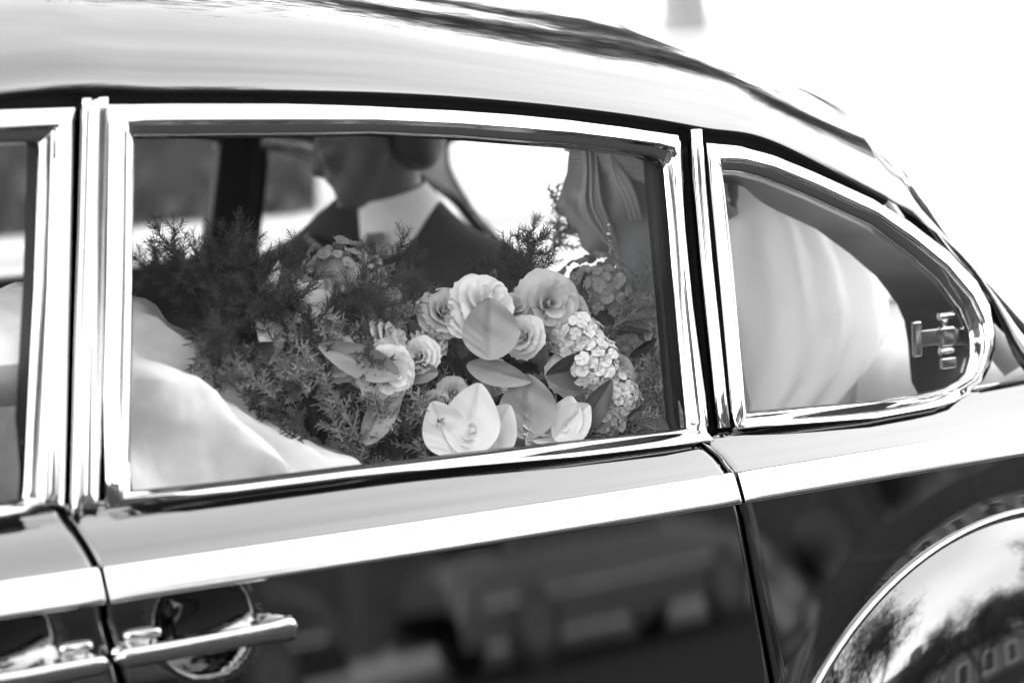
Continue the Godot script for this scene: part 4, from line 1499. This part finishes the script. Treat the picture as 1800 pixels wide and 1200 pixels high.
func sprig(l: float, twigs: int, needle: float, thick: float, density: float) -> ArrayMesh:
	var parts := []
	var stems := [[Vector3.ZERO, Vector3(0, l, 0.02 * l)]]
	for k in twigs:
		var t := 0.15 + 0.8 * k / twigs
		var w := k * 2.4
		var d := Vector3(cos(w) * 0.8, 0.75, sin(w) * 0.8).normalized()
		var a := Vector3(0, l * t, 0.02 * l * t)
		stems.append([a, a + d * l * lerpf(0.42, 0.16, t)])
	var v := PackedVector3Array()
	var n := PackedVector3Array()
	var idx := PackedInt32Array()
	for s in stems:
		parts.append(tube(PackedVector3Array([s[0], (s[0] + s[1]) * 0.5 + Vector3(0.002, 0, 0.002), s[1]]), thick * 1.1, thick * 0.7, 4))
		var sl: float = (s[1] - s[0]).length()
		var dir: Vector3 = (s[1] - s[0]).normalized()
		var fb := frame_of(dir, Vector3(0.3, 0.2, 0.9))
		var count := int(sl * density)
		for i in count:
			var t := (i + 0.5) / count
			var at: Vector3 = (s[0] as Vector3).lerp(s[1], t)
			var w := i * 2.2 + rng.randf() * 0.6
			var nd := (fb.x * cos(w) + fb.y * sin(w) + dir * rng.randf_range(0.45, 1.0)).normalized()
			var ln := needle * rng.randf_range(0.7, 1.1) * (1.0 - 0.35 * t)
			var b := frame_of(nd, Vector3(0.1, 0.9, 0.4))
			var base := v.size()
			for q in 3:
				var r := b.x * cos(TAU * q / 3.0) + b.y * sin(TAU * q / 3.0)
				v.append(at + r * thick)
				n.append(r)
			for q in 3:
				var r := b.x * cos(TAU * q / 3.0) + b.y * sin(TAU * q / 3.0)
				v.append(at + nd * ln * 0.55 + r * thick * 0.9 + dir * ln * 0.08)
				n.append(r)
			v.append(at + nd * ln + dir * ln * 0.2)
			n.append(nd)
			for q in 3:
				var q2 := (q + 1) % 3
				idx.append_array(PackedInt32Array([base + q, base + 3 + q, base + q2, base + q2, base + 3 + q, base + 3 + q2, base + 3 + q, base + 6, base + 3 + q2]))
	if v.size():
		parts.append(finish(v, n, idx))
	return join(parts)

func build_bouquet() -> void:
	build_gown()
	var b := thing("bouquet", "large bridal bouquet of roses, hydrangeas and feathery fern held behind the door glass", "bouquet", Vector3(0.12, 1.0, -0.33))
	var roses := [[0.087, 1.210, -0.200, 0.040, 0], [0.185, 1.199, -0.200, 0.039, 1], [0.034, 1.200, -0.230, 0.031, 1], [-0.139, 1.159, -0.220, 0.030, 0], [-0.065, 1.170, -0.200, 0.032, 1], [-0.085, 1.133, -0.170, 0.035, 0], [0.128, 1.161, -0.190, 0.026, 0], [0.204, 1.101, -0.190, 0.027, 0], [0.127, 1.049, -0.160, 0.031, 0], [0.161, 1.031, -0.150, 0.026, 1], [0.003, 1.170, -0.260, 0.028, 2], [0.022, 1.043, -0.150, 0.030, 0], [-0.004, 1.077, -0.200, 0.017, 1], [0.290, 1.095, -0.200, 0.027, 1], [-0.027, 1.147, -0.200, 0.023, 0], [-0.105, 1.133, -0.210, 0.021, 1], [0.027, 1.091, -0.200, 0.020, 1], [0.094, 1.102, -0.190, 0.022, 1], [-0.149, 1.193, -0.250, 0.024, 2], [0.139, 1.196, -0.220, 0.023, 1], [0.056, 1.188, -0.210, 0.023, 0], [-0.200, 1.151, -0.220, 0.018, 2], [0.226, 1.184, -0.220, 0.027, 1], [0.013, 1.167, -0.230, 0.023, 1]]
	for q in roses:
		var m: Material = [M.petal_white, M.petal_cream, M.petal_grey][int(q[4])]
		rose(b, Vector3(q[0], q[1], q[2]), Vector3(rng.randfn() * 0.35 - 0.3, 0.45 + rng.randfn() * 0.3, 0.8), q[3] * 1.05, m, rng.randf_range(0.8, 1.4))
	for q in [[-0.070, 1.244, -0.330, 0.055, 2], [0.346, 1.192, -0.330, 0.054, 2], [-0.030, 1.200, -0.310, 0.036, 2], [0.382, 1.118, -0.300, 0.041, 2], [-0.203, 1.167, -0.280, 0.030, 2], [0.222, 1.148, -0.200, 0.036, 0], [0.235, 1.109, -0.180, 0.039, 0], [0.264, 1.064, -0.175, 0.035, 0], [0.244, 1.035, -0.170, 0.027, 1]]:
		hydrangea(b, Vector3(q[0], q[1], q[2]), Vector3(-0.35, 0.5, 0.8), q[3], [M.petal_white, M.petal_cream, M.petal_grey][int(q[4])], 62)
	# broad pale leaves
	var leafs := [[0.085, 0.078, 0.25, 0.25], [0.115, 0.045, 0.2, 0.4], [0.10, 0.08, 0.3, 0.2], [0.12, 0.05, -0.2, 0.5]]
	for q in [[0.052, 1.138, -0.145, 0, 0.05, 1.00], [-0.086, 1.131, -0.150, 1, -1.15, 1.00], [0.100, 1.026, -0.140, 0, 0.10, 1.05], [0.142, 1.021, -0.135, 2, 0.90, 0.70], [0.006, 1.015, -0.140, 2, 0.20, 1.00], [0.031, 1.011, -0.145, 2, 0.55, 0.80], [-0.005, 1.015, -0.150, 2, -0.35, 0.80], [0.155, 1.021, -0.140, 2, 0.30, 0.60], [0.104, 1.003, -0.140, 2, 0.80, 0.60], [0.154, 1.104, -0.170, 3, 1.50, 1.00], [-0.009, 1.124, -0.180, 1, -1.50, 0.80], [0.030, 1.132, -0.170, 1, 1.90, 0.80], [-0.126, 1.041, -0.180, 1, 0.60, 0.90], [0.187, 1.025, -0.140, 3, 0.60, 0.70]]:
		var kind: int = q[3]
		var s: float = q[5]
		var leaf := obj("leaf", broad_leaf(leafs[kind][0] * s, leafs[kind][1] * s, leafs[kind][2], leafs[kind][3]), M.leaf_dark if kind == 3 else (M.petal_white if kind == 2 else M.leaf_pale), b)
		leaf.transform = Transform3D(Basis(Vector3.UP, -0.45 + rng.randfn() * 0.2) * Basis(Vector3(0, 0, 1), -q[4]) * Basis(Vector3.RIGHT, -0.25), Vector3(q[0], q[1], q[2]) - b.position)
	# fern and foliage sprays
	var fern := []
	var soft := []
	for k in 4:
		fern.append(sprig(0.105 + 0.012 * k, 9, 0.017, 0.0006, 620.0))
		soft.append(sprig(0.09 + 0.01 * k, 7, 0.016, 0.0015, 330.0))
	var sprays := [[-0.336, 1.276, 0.041, 0.022, -0.30, 13, 0, -0.5], [-0.253, 1.254, 0.045, 0.036, -0.27, 26, 0, -0.1], [-0.282, 1.202, 0.052, 0.030, -0.25, 14, 0, -0.6], [-0.210, 1.209, 0.038, 0.034, -0.26, 12, 0, 0.2], [-0.111, 1.205, 0.038, 0.023, -0.24, 8, 0, 0.1], [0.113, 1.234, 0.073, 0.018, -0.40, 5, 0, 0.1], [0.221, 1.223, 0.033, 0.024, -0.36, 5, 0, 0.1], [0.213, 1.240, 0.011, 0.016, -0.30, 4, 0, 0.0], [-0.231, 1.164, 0.082, 0.030, -0.24, 22, 1, -0.7], [-0.169, 1.110, 0.083, 0.038, -0.22, 26, 1, -0.5], [-0.052, 1.051, 0.084, 0.031, -0.22, 20, 1, -0.2], [0.069, 1.119, 0.118, 0.071, -0.27, 20, 1, 0.0], [0.364, 1.107, 0.033, 0.073, -0.26, 8, 1, 0.7], [0.325, 1.033, 0.040, 0.032, -0.22, 6, 1, 0.7], [-0.021, 1.200, 0.071, 0.047, -0.36, 16, 1, 0.0], [-0.012, 1.050, 0.070, 0.039, -0.26, 14, 0, -0.5], [0.437, 1.286, 0.022, 0.030, -0.52, 4, 1, 0.1]]
	for q in sprays:
		for i in int(q[5]):
			var p := Vector3(q[0] + rng.randf_range(-1, 1) * q[2], q[1] + rng.randf_range(-1, 1) * q[3], q[4] + rng.randf_range(-0.05, 0.05))
			var is_fern: bool = int(q[6]) == 0
			var mesh: ArrayMesh = (fern if is_fern else soft)[rng.randi() % 4]
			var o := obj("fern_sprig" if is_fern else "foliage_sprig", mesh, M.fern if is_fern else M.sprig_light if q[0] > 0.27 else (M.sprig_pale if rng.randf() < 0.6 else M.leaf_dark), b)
			var up := Vector3(q[7] * 0.8 + rng.randfn() * 0.45, 0.75 + rng.randfn() * 0.3, 0.35 + rng.randfn() * 0.4).normalized()
			var s := rng.randf_range(0.75, 1.1)
			o.transform = Transform3D((Basis(Quaternion(Vector3.UP, up)) * Basis(Vector3.UP, rng.randf() * TAU)).scaled(Vector3(s, s, s)), p - up * 0.05 - b.position)
	# dark leaves that fill the heart of it, and the paper wrap
	var small := [broad_leaf(0.05, 0.022, 0.3, 0.3), broad_leaf(0.04, 0.02, -0.2, 0.4), broad_leaf(0.06, 0.02, 0.4, 0.3)]
	for i in 170:
		var t := rng.randf()
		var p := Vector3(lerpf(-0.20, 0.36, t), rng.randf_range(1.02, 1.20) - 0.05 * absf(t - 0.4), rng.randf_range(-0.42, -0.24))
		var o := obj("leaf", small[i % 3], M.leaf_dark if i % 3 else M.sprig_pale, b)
		o.transform = Transform3D(random_basis(rng.randf_range(0.8, 1.2)), p - b.position)
	obj("wrapping_paper", join([sheet(PackedVector3Array([Vector3(-0.247, 1.236, -0.250), Vector3(-0.207, 1.289, -0.240), Vector3(-0.252, 1.186, -0.220), Vector3(-0.240, 1.185, -0.220)]), 1, 1), sheet(PackedVector3Array([Vector3(-0.207, 1.289, -0.240), Vector3(-0.164, 1.251, -0.260), Vector3(-0.240, 1.185, -0.220), Vector3(-0.121, 1.172, -0.240)]), 1, 1), sheet(PackedVector3Array([Vector3(-0.186, 1.248, -0.270), Vector3(-0.020, 1.253, -0.340), Vector3(-0.183, 1.177, -0.250), Vector3(-0.066, 1.163, -0.280)]), 1, 1)]), M.paper, b)
